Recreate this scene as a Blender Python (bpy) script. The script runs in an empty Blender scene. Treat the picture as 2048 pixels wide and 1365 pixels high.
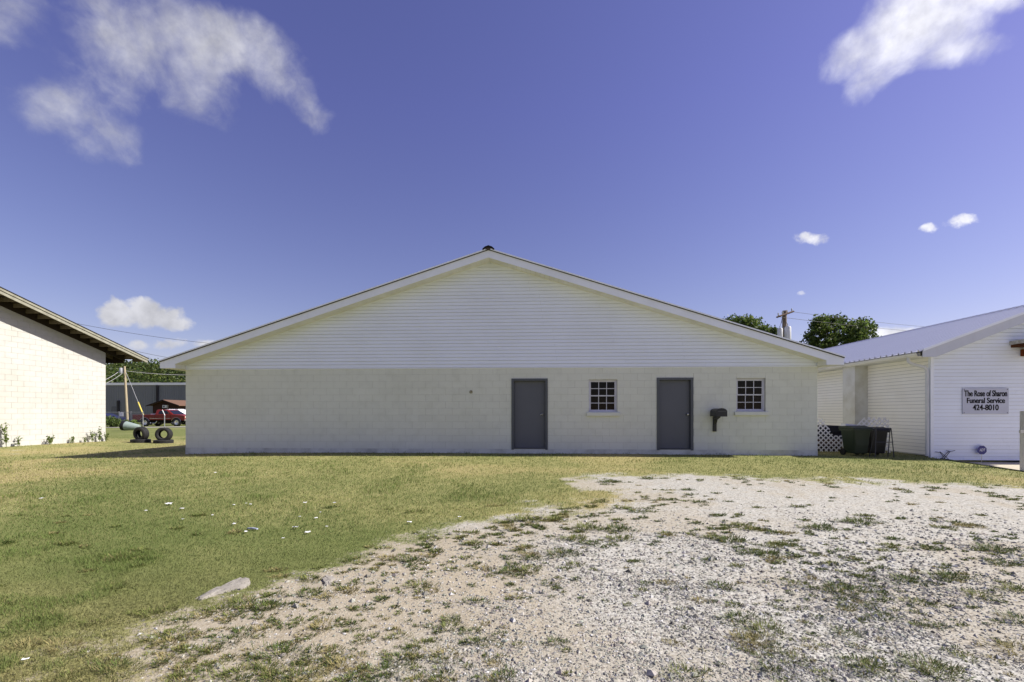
import bpy, bmesh, math, random
import numpy as np
from mathutils import Vector, Matrix

random.seed(7)
rng = np.random.default_rng(11)
SC = bpy.context.scene
COL = SC.collection
R = math.radians

# ------------------------------------------------------------------ camera
CAM_Z, FPX, HOR, CXP = 1.25, 910.0, 825.0, 1024.0
cam_d = bpy.data.cameras.new("camera")
cam = bpy.data.objects.new("camera", cam_d)
COL.objects.link(cam)
cam.location = (0, 0, CAM_Z)
cam.rotation_euler = (R(90), 0, 0)
cam_d.sensor_width = 36.0
cam_d.lens = 36.0 * FPX / 2048.0
cam_d.shift_y = (HOR - 682.5) / 2048.0
cam_d.clip_start = 0.05
cam_d.clip_end = 6000
SC.camera = cam

# ------------------------------------------------------------------ light
SUN = Vector((1.0, 0.02, 0.87)).normalized()
SUN_EL = math.asin(SUN.z)
SUN_AZ = math.atan2(SUN.x, SUN.y)
sun_d = bpy.data.lights.new("sun", 'SUN')
sun = bpy.data.objects.new("sun", sun_d)
COL.objects.link(sun)
sun.location = (40, 0, 40)
sun.rotation_euler = SUN.to_track_quat('Z', 'Y').to_euler()
sun_d.energy = 4.8
sun_d.angle = R(0.5)
sun_d.color = (1.0, 0.95, 0.86)

world = bpy.data.worlds.new("World")
SC.world = world
world.use_nodes = True
SC.view_settings.view_transform = 'Standard'
SC.view_settings.look = 'None'
SC.view_settings.gamma = 1.0
SC.view_settings.use_curve_mapping = False
SC.view_settings.exposure = 0.68
SKY_STRENGTH = 0.077


def build_world():
    nt = world.node_tree
    nt.nodes.clear()
    N = nt.nodes.new
    K = nt.links.new

    def math_n(op, a, b=None, c=None, clamp=False):
        n = N('ShaderNodeMath')
        n.operation = op
        n.use_clamp = clamp
        for i, v in enumerate((a, b, c)):
            if v is None:
                continue
            if isinstance(v, (int, float)):
                n.inputs[i].default_value = v
            else:
                K(v, n.inputs[i])
        return n.outputs[0]

    def vmath(op, a, b):
        n = N('ShaderNodeVectorMath')
        n.operation = op
        for i, v in enumerate((a, b)):
            if isinstance(v, (tuple, list, Vector)):
                n.inputs[i].default_value = v
            else:
                K(v, n.inputs[i])
        return n

    out = N('ShaderNodeOutputWorld')
    bg = N('ShaderNodeBackground')
    bg.inputs['Strength'].default_value = SKY_STRENGTH
    K(bg.outputs[0], out.inputs[0])
    sky = N('ShaderNodeTexSky')
    sky.sky_type = 'NISHITA'
    sky.sun_disc = False
    sky.sun_elevation = SUN_EL
    sky.sun_rotation = SUN_AZ
    sky.altitude = 300
    sky.air_density = 1.0
    sky.dust_density = 0.6
    sky.ozone_density = 2.5
    tint = N('ShaderNodeMix')
    tint.data_type = 'RGBA'
    tint.blend_type = 'MULTIPLY'
    tint.inputs[0].default_value = 1.0
    K(sky.outputs[0], tint.inputs[6])
    tc = N('ShaderNodeTexCoord')
    d = tc.outputs['Generated']
    # colour rendering of the air: paler low down, deeper blue overhead, alike all round
    spz = N('ShaderNodeSeparateXYZ')
    K(d, spz.inputs[0])
    rz_ = N('ShaderNodeMapRange')
    rz_.inputs['From Max'].default_value = 0.55
    K(spz.outputs['Z'], rz_.inputs[0])
    tz = N('ShaderNodeMix')
    tz.data_type = 'RGBA'
    K(rz_.outputs[0], tz.inputs[0])
    tz.inputs[6].default_value = (1.06, 0.84, 0.86, 1)
    tz.inputs[7].default_value = (1.04, 0.75, 1.13, 1)
    K(tz.outputs[2], tint.inputs[7])
    def warped(scale, amp):
        nz = N('ShaderNodeTexNoise')
        nz.inputs['Scale'].default_value = scale
        nz.inputs['Detail'].default_value = 4.0
        K(d, nz.inputs['Vector'])
        off = vmath('SUBTRACT', nz.outputs['Color'], (0.5, 0.5, 0.5))
        sc = N('ShaderNodeVectorMath')
        sc.operation = 'SCALE'
        K(off.outputs[0], sc.inputs[0])
        sc.inputs['Scale'].default_value = amp
        return vmath('ADD', d, sc.outputs[0]).outputs[0]

    def fractal(vec, scale, rough):
        fb = N('ShaderNodeTexNoise')
        fb.inputs['Scale'].default_value = scale
        fb.inputs['Detail'].default_value = 9.0
        fb.inputs['Roughness'].default_value = rough
        K(vec, fb.inputs['Vector'])
        return fb.outputs[0]

    def blob_field(blobs, dw, grow):
        field = None
        for (px, py, rx, ry, ang, op) in blobs:
            c = Vector(((px - CXP) / FPX, 1.0, (HOR - py) / FPX))
            ln = c.length
            cn = c / ln
            # axes of the cloud on the sky, along and across its drift
            ex = Vector((1, 0, 0)) / ln - cn * (cn.x / ln)
            ez = Vector((0, 0, 1)) / ln - cn * (cn.z / ln)
            a = R(ang)
            e1 = (ex * math.cos(a) - ez * math.sin(a)) * (grow * rx / FPX)
            e2 = (ex * math.sin(a) + ez * math.cos(a)) * (grow * ry / FPX)
            # dual axes on the tangent plane
            nrm = e1.cross(e2)
            f1 = e2.cross(nrm) / nrm.length_squared
            f2 = nrm.cross(e1) / nrm.length_squared
            dd = vmath('SUBTRACT', dw, tuple(cn)).outputs[0]
            p = vmath('DOT_PRODUCT', dd, tuple(f1)).outputs['Value']
            q = vmath('DOT_PRODUCT', dd, tuple(f2)).outputs['Value']
            r2 = math_n('MULTIPLY_ADD', p, p, math_n('MULTIPLY', q, q))
            dep = vmath('DOT_PRODUCT', d, tuple(cn)).outputs['Value']
            w = math_n('MULTIPLY_ADD', r2, -op, op)
            w = math_n('MULTIPLY_ADD', math_n('LESS_THAN', dep, 0.3), -9.0, w)
            field = w if field is None else math_n('SMOOTH_MAX', field, w, 0.3)
        return field
    # scattered fair weather clouds: drift direction, extent and thickness of each puff
    wispy = [(300, 85, 120, 80, 25, 1.25), (390, 160, 105, 66, 45, 1.15), (470, 100, 135, 60, 15, 1.15), (550, 145, 85, 50, 35, 1.1), (220, 80, 90, 70, 0, .85),
             (615, 205, 60, 28, 50, .6), (95, 195, 100, 60, 0, .8), (165, 230, 90, 55, 30, .65), (215, 285, 80, 45, 10, .75),
             (5, 50, 95, 90, 20, .8), (215, 0, 80, 28, 0, .7), (180, 130, 130, 80, 20, .62),
             (1850, 30, 130, 85, -15, 1.9), (1800, 85, 105, 58, -40, 1.45), (1965, 0, 110, 42, -10, 1.7), (1750, 150, 80, 40, -45, 1.1),
             (1890, 105, 95, 42, 0, 1.2), (1700, 105, 70, 34, -40, .95)]
    puffs = [(232, 626, 36, 30, 0, 1.3), (285, 622, 48, 27, 0, 1.3), (320, 636, 54, 27, 0, 1.2), (352, 646, 38, 18, 10, 1.0), (265, 642, 60, 18, 0, 1.0),
             (340, 688, 42, 13, 0, .7), (268, 693, 34, 11, 0, .7), (415, 688, 40, 9, 0, .7),
             (1622, 477, 36, 13, 0, .75), (1857, 456, 22, 10, -10, .75), (1925, 442, 36, 14, -12, .95), (1602, 587, 13, 5, 0, .5),
             (1775, 670, 70, 18, -5, .9)]
    dw1 = warped(9.0, 0.05)
    field = blob_field(wispy, dw1, 1.28)
    fb1 = fractal(dw1, 11.0, 0.60)
    dw2 = warped(42.0, 0.016)
    field2 = blob_field(puffs, dw2, 1.12)
    fb2 = fractal(dw2, 48.0, 0.6)
    # scattered cloud over the unseen sky, cover raised to brighten the shaded walls
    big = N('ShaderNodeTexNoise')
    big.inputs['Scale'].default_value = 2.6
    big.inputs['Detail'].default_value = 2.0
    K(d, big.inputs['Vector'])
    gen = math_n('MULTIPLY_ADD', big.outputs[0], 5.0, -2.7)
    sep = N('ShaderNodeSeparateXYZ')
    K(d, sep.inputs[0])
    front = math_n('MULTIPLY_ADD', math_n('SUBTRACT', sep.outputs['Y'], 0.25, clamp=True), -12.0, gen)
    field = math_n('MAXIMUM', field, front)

    def density(fld, fb, amp, lo, hi, top):
        fm = math_n('MULTIPLY_ADD', math_n('SUBTRACT', fb, 0.5), amp, fld)
        mr = N('ShaderNodeMapRange')
        mr.interpolation_type = 'SMOOTHSTEP'
        mr.inputs['From Min'].default_value = lo
        mr.inputs['From Max'].default_value = hi
        mr.inputs['To Max'].default_value = top
        K(fm, mr.inputs[0])
        return mr.outputs[0]
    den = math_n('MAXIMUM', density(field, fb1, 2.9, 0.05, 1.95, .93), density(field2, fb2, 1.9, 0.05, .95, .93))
    mx = N('ShaderNodeMix')
    mx.data_type = 'RGBA'
    K(den, mx.inputs[0])
    K(tint.outputs[2], mx.inputs[6])
    # cloud body: brighter towards the sun side
    sd = vmath('DOT_PRODUCT', d, tuple(SUN)).outputs['Value']
    mb = N('ShaderNodeMapRange')
    K(sd, mb.inputs[0])
    mb.inputs['From Min'].default_value = 0.0
    mb.inputs['From Max'].default_value = 0.9
    mb.inputs['To Min'].default_value = 5.4
    mb.inputs['To Max'].default_value = 8.6
    cc = N('ShaderNodeVectorMath')
    cc.operation = 'SCALE'
    cc.inputs[0].default_value = (1.0, 1.0, 1.06)
    # thin and thick parts of a cloud differ a little in brightness
    lum = N('ShaderNodeMapRange')
    K(fractal(d, 30.0, .55), lum.inputs[0])
    lum.inputs['From Min'].default_value = .3
    lum.inputs['From Max'].default_value = .65
    lum.inputs['To Min'].default_value = .78
    lum.inputs['To Max'].default_value = 1.12
    K(math_n('MULTIPLY', mb.outputs[0], lum.outputs[0]), cc.inputs['Scale'])
    K(cc.outputs[0], mx.inputs[7])
    K(mx.outputs[2], bg.inputs['Color'])


build_world()


# ------------------------------------------------------------------ helpers
def srgb(r, g, b):
    f = lambda c: (c / 255 / 12.92) if c / 255 <= 0.04045 else ((c / 255 + 0.055) / 1.055) ** 2.4
    return (f(r), f(g), f(b))


MATS = {}


def mat(name, col, rough=0.6, spec=0.3, metal=0.0, var=0.0, vscale=3.0, col2=None, bump=0.0, bscale=40.0, rand=0.0, stretch=None,
        var2=0.0, v2scale=0.6, emit=None):
    """Principled material with procedural colour variation and fine relief."""
    if name in MATS:
        return MATS[name]
    m = bpy.data.materials.new(name)
    m.use_nodes = True
    nt = m.node_tree
    N, K = nt.nodes.new, nt.links.new
    b = nt.nodes['Principled BSDF']
    b.inputs['Roughness'].default_value = rough
    b.inputs['Specular IOR Level'].default_value = spec
    b.inputs['Metallic'].default_value = metal
    tc = N('ShaderNodeTexCoord')
    geo = N('ShaderNodeNewGeometry')
    vec = geo.outputs['Position']
    if stretch:
        mp = N('ShaderNodeMapping')
        mp.inputs['Scale'].default_value = stretch
        K(tc.outputs['Object'], mp.inputs[0])
        vec = mp.outputs[0]
    cur = None
    rgb = N('ShaderNodeRGB')
    rgb.outputs[0].default_value = (*col, 1)
    cur = rgb.outputs[0]

    def blend(fac, c2):
        nonlocal cur
        mx = N('ShaderNodeMix')
        mx.data_type = 'RGBA'
        K(fac, mx.inputs[0])
        K(cur, mx.inputs[6])
        mx.inputs[7].default_value = (*c2, 1)
        cur = mx.outputs[2]
    if var > 0:
        nz = N('ShaderNodeTexNoise')
        nz.inputs['Scale'].default_value = vscale
        nz.inputs['Detail'].default_value = 6
        nz.inputs['Roughness'].default_value = 0.65
        K(vec, nz.inputs['Vector'])
        mr = N('ShaderNodeMapRange')
        mr.inputs['From Min'].default_value = 0.42
        mr.inputs['From Max'].default_value = 0.72
        mr.inputs['To Max'].default_value = var
        K(nz.outputs[0], mr.inputs[0])
        blend(mr.outputs[0], col2 or tuple(c * 0.55 for c in col))
    if var2 > 0:
        nz = N('ShaderNodeTexNoise')
        nz.inputs['Scale'].default_value = v2scale
        nz.inputs['Detail'].default_value = 4
        K(vec, nz.inputs['Vector'])
        mr = N('ShaderNodeMapRange')
        mr.inputs['From Min'].default_value = 0.5
        mr.inputs['From Max'].default_value = 0.75
        mr.inputs['To Max'].default_value = var2
        K(nz.outputs[0], mr.inputs[0])
        blend(mr.outputs[0], tuple(c * 0.6 for c in (col2 or col)))
    if rand > 0:
        oi = N('ShaderNodeObjectInfo')
        hs = N('ShaderNodeHueSaturation')
        mr = N('ShaderNodeMapRange')
        mr.inputs['To Min'].default_value = 1 - rand
        mr.inputs['To Max'].default_value = 1 + rand
        K(oi.outputs['Random'], mr.inputs[0])
        K(mr.outputs[0], hs.inputs['Value'])
        K(cur, hs.inputs['Color'])
        cur = hs.outputs[0]
    K(cur, b.inputs['Base Color'])
    if bump > 0:
        nb = N('ShaderNodeTexNoise')
        nb.inputs['Scale'].default_value = bscale
        nb.inputs['Detail'].default_value = 5
        K(vec, nb.inputs['Vector'])
        bp = N('ShaderNodeBump')
        bp.inputs['Strength'].default_value = bump
        bp.inputs['Distance'].default_value = 0.01
        K(nb.outputs[0], bp.inputs['Height'])
        K(bp.outputs[0], b.inputs['Normal'])
    if emit:
        b.inputs['Emission Color'].default_value = (*emit[:3], 1)
        b.inputs['Emission Strength'].default_value = emit[3]
    MATS[name] = m
    return m


def attr_mat(name, rough=0.7, spec=0.2, trans=0.0, attr='col'):
    if name in MATS:
        return MATS[name]
    m = bpy.data.materials.new(name)
    m.use_nodes = True
    nt = m.node_tree
    N, K = nt.nodes.new, nt.links.new
    b = nt.nodes['Principled BSDF']
    b.inputs['Roughness'].default_value = rough
    b.inputs['Specular IOR Level'].default_value = spec
    a = N('ShaderNodeAttribute')
    a.attribute_name = attr
    K(a.outputs['Color'], b.inputs['Base Color'])
    if trans > 0:
        t = N('ShaderNodeBsdfTranslucent')
        K(a.outputs['Color'], t.inputs['Color'])
        mx = N('ShaderNodeMixShader')
        mx.inputs[0].default_value = trans
        K(b.outputs[0], mx.inputs[1])
        K(t.outputs[0], mx.inputs[2])
        K(mx.outputs[0], nt.nodes['Material Output'].inputs[0])
    MATS[name] = m
    return m


def glass_mat(name, tint=0.75):
    if name in MATS:
        return MATS[name]
    m = bpy.data.materials.new(name)
    m.use_nodes = True
    nt = m.node_tree
    nt.nodes.clear()
    N, K = nt.nodes.new, nt.links.new
    o = N('ShaderNodeOutputMaterial')
    g = N('ShaderNodeBsdfGlossy')
    g.inputs['Roughness'].default_value = 0.03
    t = N('ShaderNodeBsdfTransparent')
    t.inputs['Color'].default_value = (tint, tint, tint * 1.02, 1)
    f = N('ShaderNodeFresnel')
    f.inputs['IOR'].default_value = 1.28
    mx = N('ShaderNodeMixShader')
    K(f.outputs[0], mx.inputs[0])
    K(t.outputs[0], mx.inputs[1])
    K(g.outputs[0], mx.inputs[2])
    K(mx.outputs[0], o.inputs[0])
    MATS[name] = m
    return m


class MB:
    def __init__(self):
        self.v, self.f = [], []

    def poly(self, pts):
        i = len(self.v)
        self.v += [tuple(p) for p in pts]
        self.f.append(tuple(range(i, i + len(pts))))
        return self

    def box(self, x0, x1, y0, y1, z0, z1):
        i = len(self.v)
        self.v += [(x, y, z) for z in (z0, z1) for y in (y0, y1) for x in (x0, x1)]
        self.f += [tuple(i + k for k in q) for q in
                   ((0, 2, 3, 1), (4, 5, 7, 6), (0, 1, 5, 4), (2, 6, 7, 3), (0, 4, 6, 2), (1, 3, 7, 5))]
        return self

    def prism(self, pts, a, b, axis='y'):
        """pts: outline in the plane across `axis`; extruded from a to b."""
        n = len(pts)
        i = len(self.v)
        put = {'y': lambda p, t: (p[0], t, p[1]), 'x': lambda p, t: (t, p[0], p[1]), 'z': lambda p, t: (p[0], p[1], t)}[axis]
        self.v += [put(p, a) for p in pts] + [put(p, b) for p in pts]
        self.f.append(tuple(i + k for k in range(n)))
        self.f.append(tuple(i + n + k for k in reversed(range(n))))
        for k in range(n):
            k2 = (k + 1) % n
            self.f.append((i + k, i + n + k, i + n + k2, i + k2))
        return self

    def tube(self, pts, r, n=8, caps=True):
        pts = [Vector(p) for p in pts]
        rs = r if isinstance(r, (list, tuple)) else [r] * len(pts)
        base = len(self.v)
        up = None
        for k, p in enumerate(pts):
            t = (pts[min(k + 1, len(pts) - 1)] - pts[max(k - 1, 0)]).normalized()
            if up is None:
                up = Vector((0, 0, 1)) if abs(t.z) < 0.9 else Vector((1, 0, 0))
            s = t.cross(up).normalized()
            up = s.cross(t).normalized()
            for j in range(n):
                a = 2 * math.pi * j / n
                self.v.append(tuple(p + (s * math.cos(a) + up * math.sin(a)) * rs[k]))
        for k in range(len(pts) - 1):
            for j in range(n):
                j2 = (j + 1) % n
                self.f.append((base + k * n + j, base + k * n + j2, base + (k + 1) * n + j2, base + (k + 1) * n + j))
        if caps:
            self.f.append(tuple(base + j for j in reversed(range(n))))
            e = base + (len(pts) - 1) * n
            self.f.append(tuple(e + j for j in range(n)))
        return self

    def lathe(self, prof, n=24, axis='z', c=(0, 0, 0), closed=False):
        base = len(self.v)
        for (r, h) in prof:
            for j in range(n):
                a = 2 * math.pi * j / n
                x, y = r * math.cos(a), r * math.sin(a)
                p = {'z': (x, y, h), 'y': (x, h, y), 'x': (h, x, y)}[axis]
                self.v.append((p[0] + c[0], p[1] + c[1], p[2] + c[2]))
        m = len(prof)
        for k in range(m if closed else m - 1):
            k2 = (k + 1) % m
            for j in range(n):
                j2 = (j + 1) % n
                self.f.append((base + k * n + j, base + k * n + j2, base + k2 * n + j2, base + k2 * n + j))
        return self

    def data(self, name, m, smooth=False):
        me = bpy.data.meshes.new(name)
        me.from_pydata(self.v, [], self.f)
        bm = bmesh.new()
        bm.from_mesh(me)
        bmesh.ops.recalc_face_normals(bm, faces=bm.faces)
        bm.to_mesh(me)
        bm.free()
        if smooth:
            me.polygons.foreach_set('use_smooth', [True] * len(me.polygons))
            try:
                me.set_sharp_from_angle(angle=R(40))
            except Exception:
                pass
        me.materials.append(m)
        return me

    def build(self, name, m, parent=None, smooth=False, loc=None):
        return put(name, self.data(name, m, smooth), parent, loc)


def put(name, me, parent=None, loc=None, rot=None):
    o = bpy.data.objects.new(name, me)
    COL.objects.link(o)
    if parent:
        o.parent = parent
    if loc is not None:
        o.location = loc
    if rot is not None:
        o.rotation_euler = rot
    return o


def tag(o, label=None, cat=None, group=None, kind=None):
    for k, v in (('label', label), ('category', cat), ('group', group), ('kind', kind)):
        if v:
            o[k] = v
    return o


def thing(name, label, cat, loc=(0, 0, 0), rz=0.0, group=None):
    o = bpy.data.objects.new(name, None)
    o.empty_display_size = 0.2
    COL.objects.link(o)
    o.location = loc
    o.rotation_euler = (0, 0, rz)
    return tag(o, label, cat, group)


def copy_tree(o, parent=None):
    c = o.copy()
    COL.objects.link(c)
    if parent:
        c.parent = parent
    for ch in [x for x in bpy.data.objects if x.parent == o]:
        copy_tree(ch, c)
    return c


def bevel(o, w=0.01, seg=2):
    m = o.modifiers.new('bevel', 'BEVEL')
    m.width = w
    m.segments = seg
    m.limit_method = 'ANGLE'
    m.angle_limit = R(40)
    return o


def fast_mesh(name, verts, faces_n, nvert, cols, m, parent=None, kind='stuff'):
    """verts (k*nvert,3); every face a run of nvert vertices; cols (k,3) one colour per face."""
    k = len(verts) // nvert
    me = bpy.data.meshes.new(name)
    me.vertices.add(len(verts))
    me.vertices.foreach_set('co', np.asarray(verts, np.float32).ravel())
    me.loops.add(len(verts))
    me.loops.foreach_set('vertex_index', np.arange(len(verts), dtype=np.int32))
    me.polygons.add(k)
    me.polygons.foreach_set('loop_start', np.arange(0, len(verts), nvert, dtype=np.int32))
    me.update(calc_edges=True)
    a = me.attributes.new('col', 'FLOAT_COLOR', 'POINT')
    c4 = np.ones((len(verts), 4), np.float32)
    c4[:, :3] = np.repeat(cols, nvert, axis=0) if len(cols) == k else cols
    a.data.foreach_set('color', c4.ravel())
    me.materials.append(m)
    o = put(name, me, parent)
    if kind:
        o['kind'] = kind
    return o


def _hash(ix, iy, seed):
    h = (ix * 374761393 + iy * 668265263 + seed * 974634777) & 0x7fffffff
    h = ((h ^ (h >> 13)) * 1274126177) & 0x7fffffff
    return ((h ^ (h >> 16)) & 0xffff) / 65535.0


def vnoise(x, y, s, seed=0):
    x = np.asarray(x) / s + 1000.0
    y = np.asarray(y) / s + 1000.0
    ix, iy = np.floor(x).astype(np.int64), np.floor(y).astype(np.int64)
    fx, fy = x - ix, y - iy
    fx, fy = fx * fx * (3 - 2 * fx), fy * fy * (3 - 2 * fy)
    a = _hash(ix, iy, seed) * (1 - fx) + _hash(ix + 1, iy, seed) * fx
    b = _hash(ix, iy + 1, seed) * (1 - fx) + _hash(ix + 1, iy + 1, seed) * fx
    return a * (1 - fy) + b * fy


def fbm(x, y, s, seed=0, o=4):
    t, a, w = 0, 0.5, 0
    for k in range(o):
        t = t + a * vnoise(x, y, s / 2 ** k, seed + k * 17)
        w += a
        a *= 0.55
    return t / w


def sstep(a, b, x):
    t = np.clip((x - a) / (b - a), 0, 1)
    return t * t * (3 - 2 * t)


# ------------------------------------------------------------------ ground
ROT = R(-3)     # every building stands turned three degrees to the view
_ctl = [(-9.95, 13.87, 0.0), (8.66, 12.9, 0.01), (0, 13.4, .055), (4.5, 13.15, .03), (-5, 13.6, .03), (-13.5, 13.4, -.12), (-17.86, 20, -.01), (-18.1, 16, .03),
        (-18.3, 12, .0), (-16, 20, -.1), (-13, 22, -.12), (-10, 20, -.05), (10.2, 13.5, .03), (10.5, 17, .04), (11.5, 12.5, .0),
        (11.3, 10, -.07), (0, 0, -.14), (-6, 4, -.12), (6, 4, -.12), (0, 8, -.05), (-8, 9, -.05), (7, 9, -.05), (-28, 33, -.1),
        (-33, 41, -.18), (-39, 48, -.26), (-50, 60, -.35), (-20, 30, -.1), (0, 30, 0), (20, 40, 0), (-14, 6, -.1), (16, 0, -.2), (-20, 0, -.1)]
_P = np.array(_ctl)
_MEAN, _LS = -0.1, 6.0


def _kern(ax, ay, bx, by):
    d2 = (ax[:, None] - bx[None]) ** 2 + (ay[:, None] - by[None]) ** 2
    return np.exp(-d2 / (2 * _LS ** 2))


_W = np.linalg.solve(_kern(_P[:, 0], _P[:, 1], _P[:, 0], _P[:, 1]) + 0.02 * np.eye(len(_P)), _P[:, 2] - _MEAN)


def pad_edge_x(y):
    return 11.62 + (np.asarray(y) - 12.7) * 0.135


def gz(x, y):
    x, y = np.atleast_1d(np.asarray(x, float)), np.atleast_1d(np.asarray(y, float))
    out = np.empty(len(x))
    for i in range(0, len(x), 20000):
        out[i:i + 20000] = _MEAN + _kern(x[i:i + 20000], y[i:i + 20000], _P[:, 0], _P[:, 1]) @ _W
    far = sstep(60, 120, np.hypot(x, y))
    out = out * (1 - far) + -0.35 * far
    out = out + 0.018 * (fbm(x, y, 1.2, 3) - .5) * (1 - far)
    # lowered bed under the concrete slab beside the white sided building
    bed = sstep(0.0, 0.16, x - pad_edge_x(y)) * sstep(12.85, 12.65, y - (x - 11.74) * -0.0524) * sstep(6.0, 6.6, y) * sstep(24, 22, x)
    return out * (1 - bed) + bed * -0.30


def g1(x, y):
    return float(gz([x], [y])[0])


GRAVEL = [(12.5, 6.4), (11.2, 7.7), (9.08, 8.2), (6.66, 8.35), (4.6, 9.1), (3.3, 9.0), (1.7, 8.9), (1.5, 8.3), (2.4, 7.6), (1.4, 6.7), (.72, 6.2),
          (-.14, 5.38), (-.93, 4.84), (-1.45, 4.5), (-1.55, 3.8), (-1.95, 3.2), (-2.15, 2.8), (-1.75, 2.45), (-1.2, 2.1), (-1.0, 1.0),
          (-1.6, -1), (-3, -8), (14, -8), (16, 6)]


def poly_sd(x, y, P):
    n = len(P)
    d = np.full(x.shape, 1e9)
    ins = np.zeros(x.shape, bool)
    for i in range(n):
        x0, y0 = P[i]
        x1, y1 = P[(i + 1) % n]
        ex, ey = x1 - x0, y1 - y0
        t = np.clip(((x - x0) * ex + (y - y0) * ey) / (ex * ex + ey * ey), 0, 1)
        d = np.minimum(d, np.hypot(x - x0 - t * ex, y - y0 - t * ey))
        c = ((y0 > y) != (y1 > y)) & (x < (x1 - x0) * (y - y0) / (y1 - y0 + 1e-12) + x0)
        ins ^= c
    return np.where(ins, d, -d)


def gravel_mask(x, y):
    sd = poly_sd(x, y, GRAVEL)
    n = (fbm(x, y, .9, 21, 5) - .5) * 1.5 + (fbm(x, y * 1.6, .18, 5, 3) - .5) * .75
    m = sstep(-.62, .62, sd + n)
    # thin worn places in the lawn beyond
    worn = sstep(.66, .74, fbm(x, y, 1.3, 77, 5)) * sstep(-1.2, -.4, sd) * .8 * sstep(-1.8, -.6, x)
    worn2 = sstep(.52, .68, fbm(x, y * 2, .8, 55, 4)) * sstep(1.6, .4, np.hypot((x + 16.2) / 1.6, (y - 14.6) / .9)) * .8
    return np.clip(np.maximum(np.maximum(m, worn), worn2), 0, 1)


def axis_pts(lo, hi, step, mid_lo, mid_hi, step2, far_lo, far_hi):
    a = list(np.arange(lo, hi, step))
    b = list(np.arange(hi, mid_hi, step2))
    c = list(np.arange(mid_lo, lo, step2))
    s, x = step2, mid_hi
    while x < far_hi:
        b.append(x)
        s *= 1.22
        x += s
    b.append(far_hi)
    s, x = step2, mid_lo - step2
    pre = []
    while x > far_lo:
        pre.append(x)
        s *= 1.22
        x -= s
    pre.append(far_lo)
    return np.array(sorted(set(np.round(pre + c + a + b, 4))))


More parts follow.
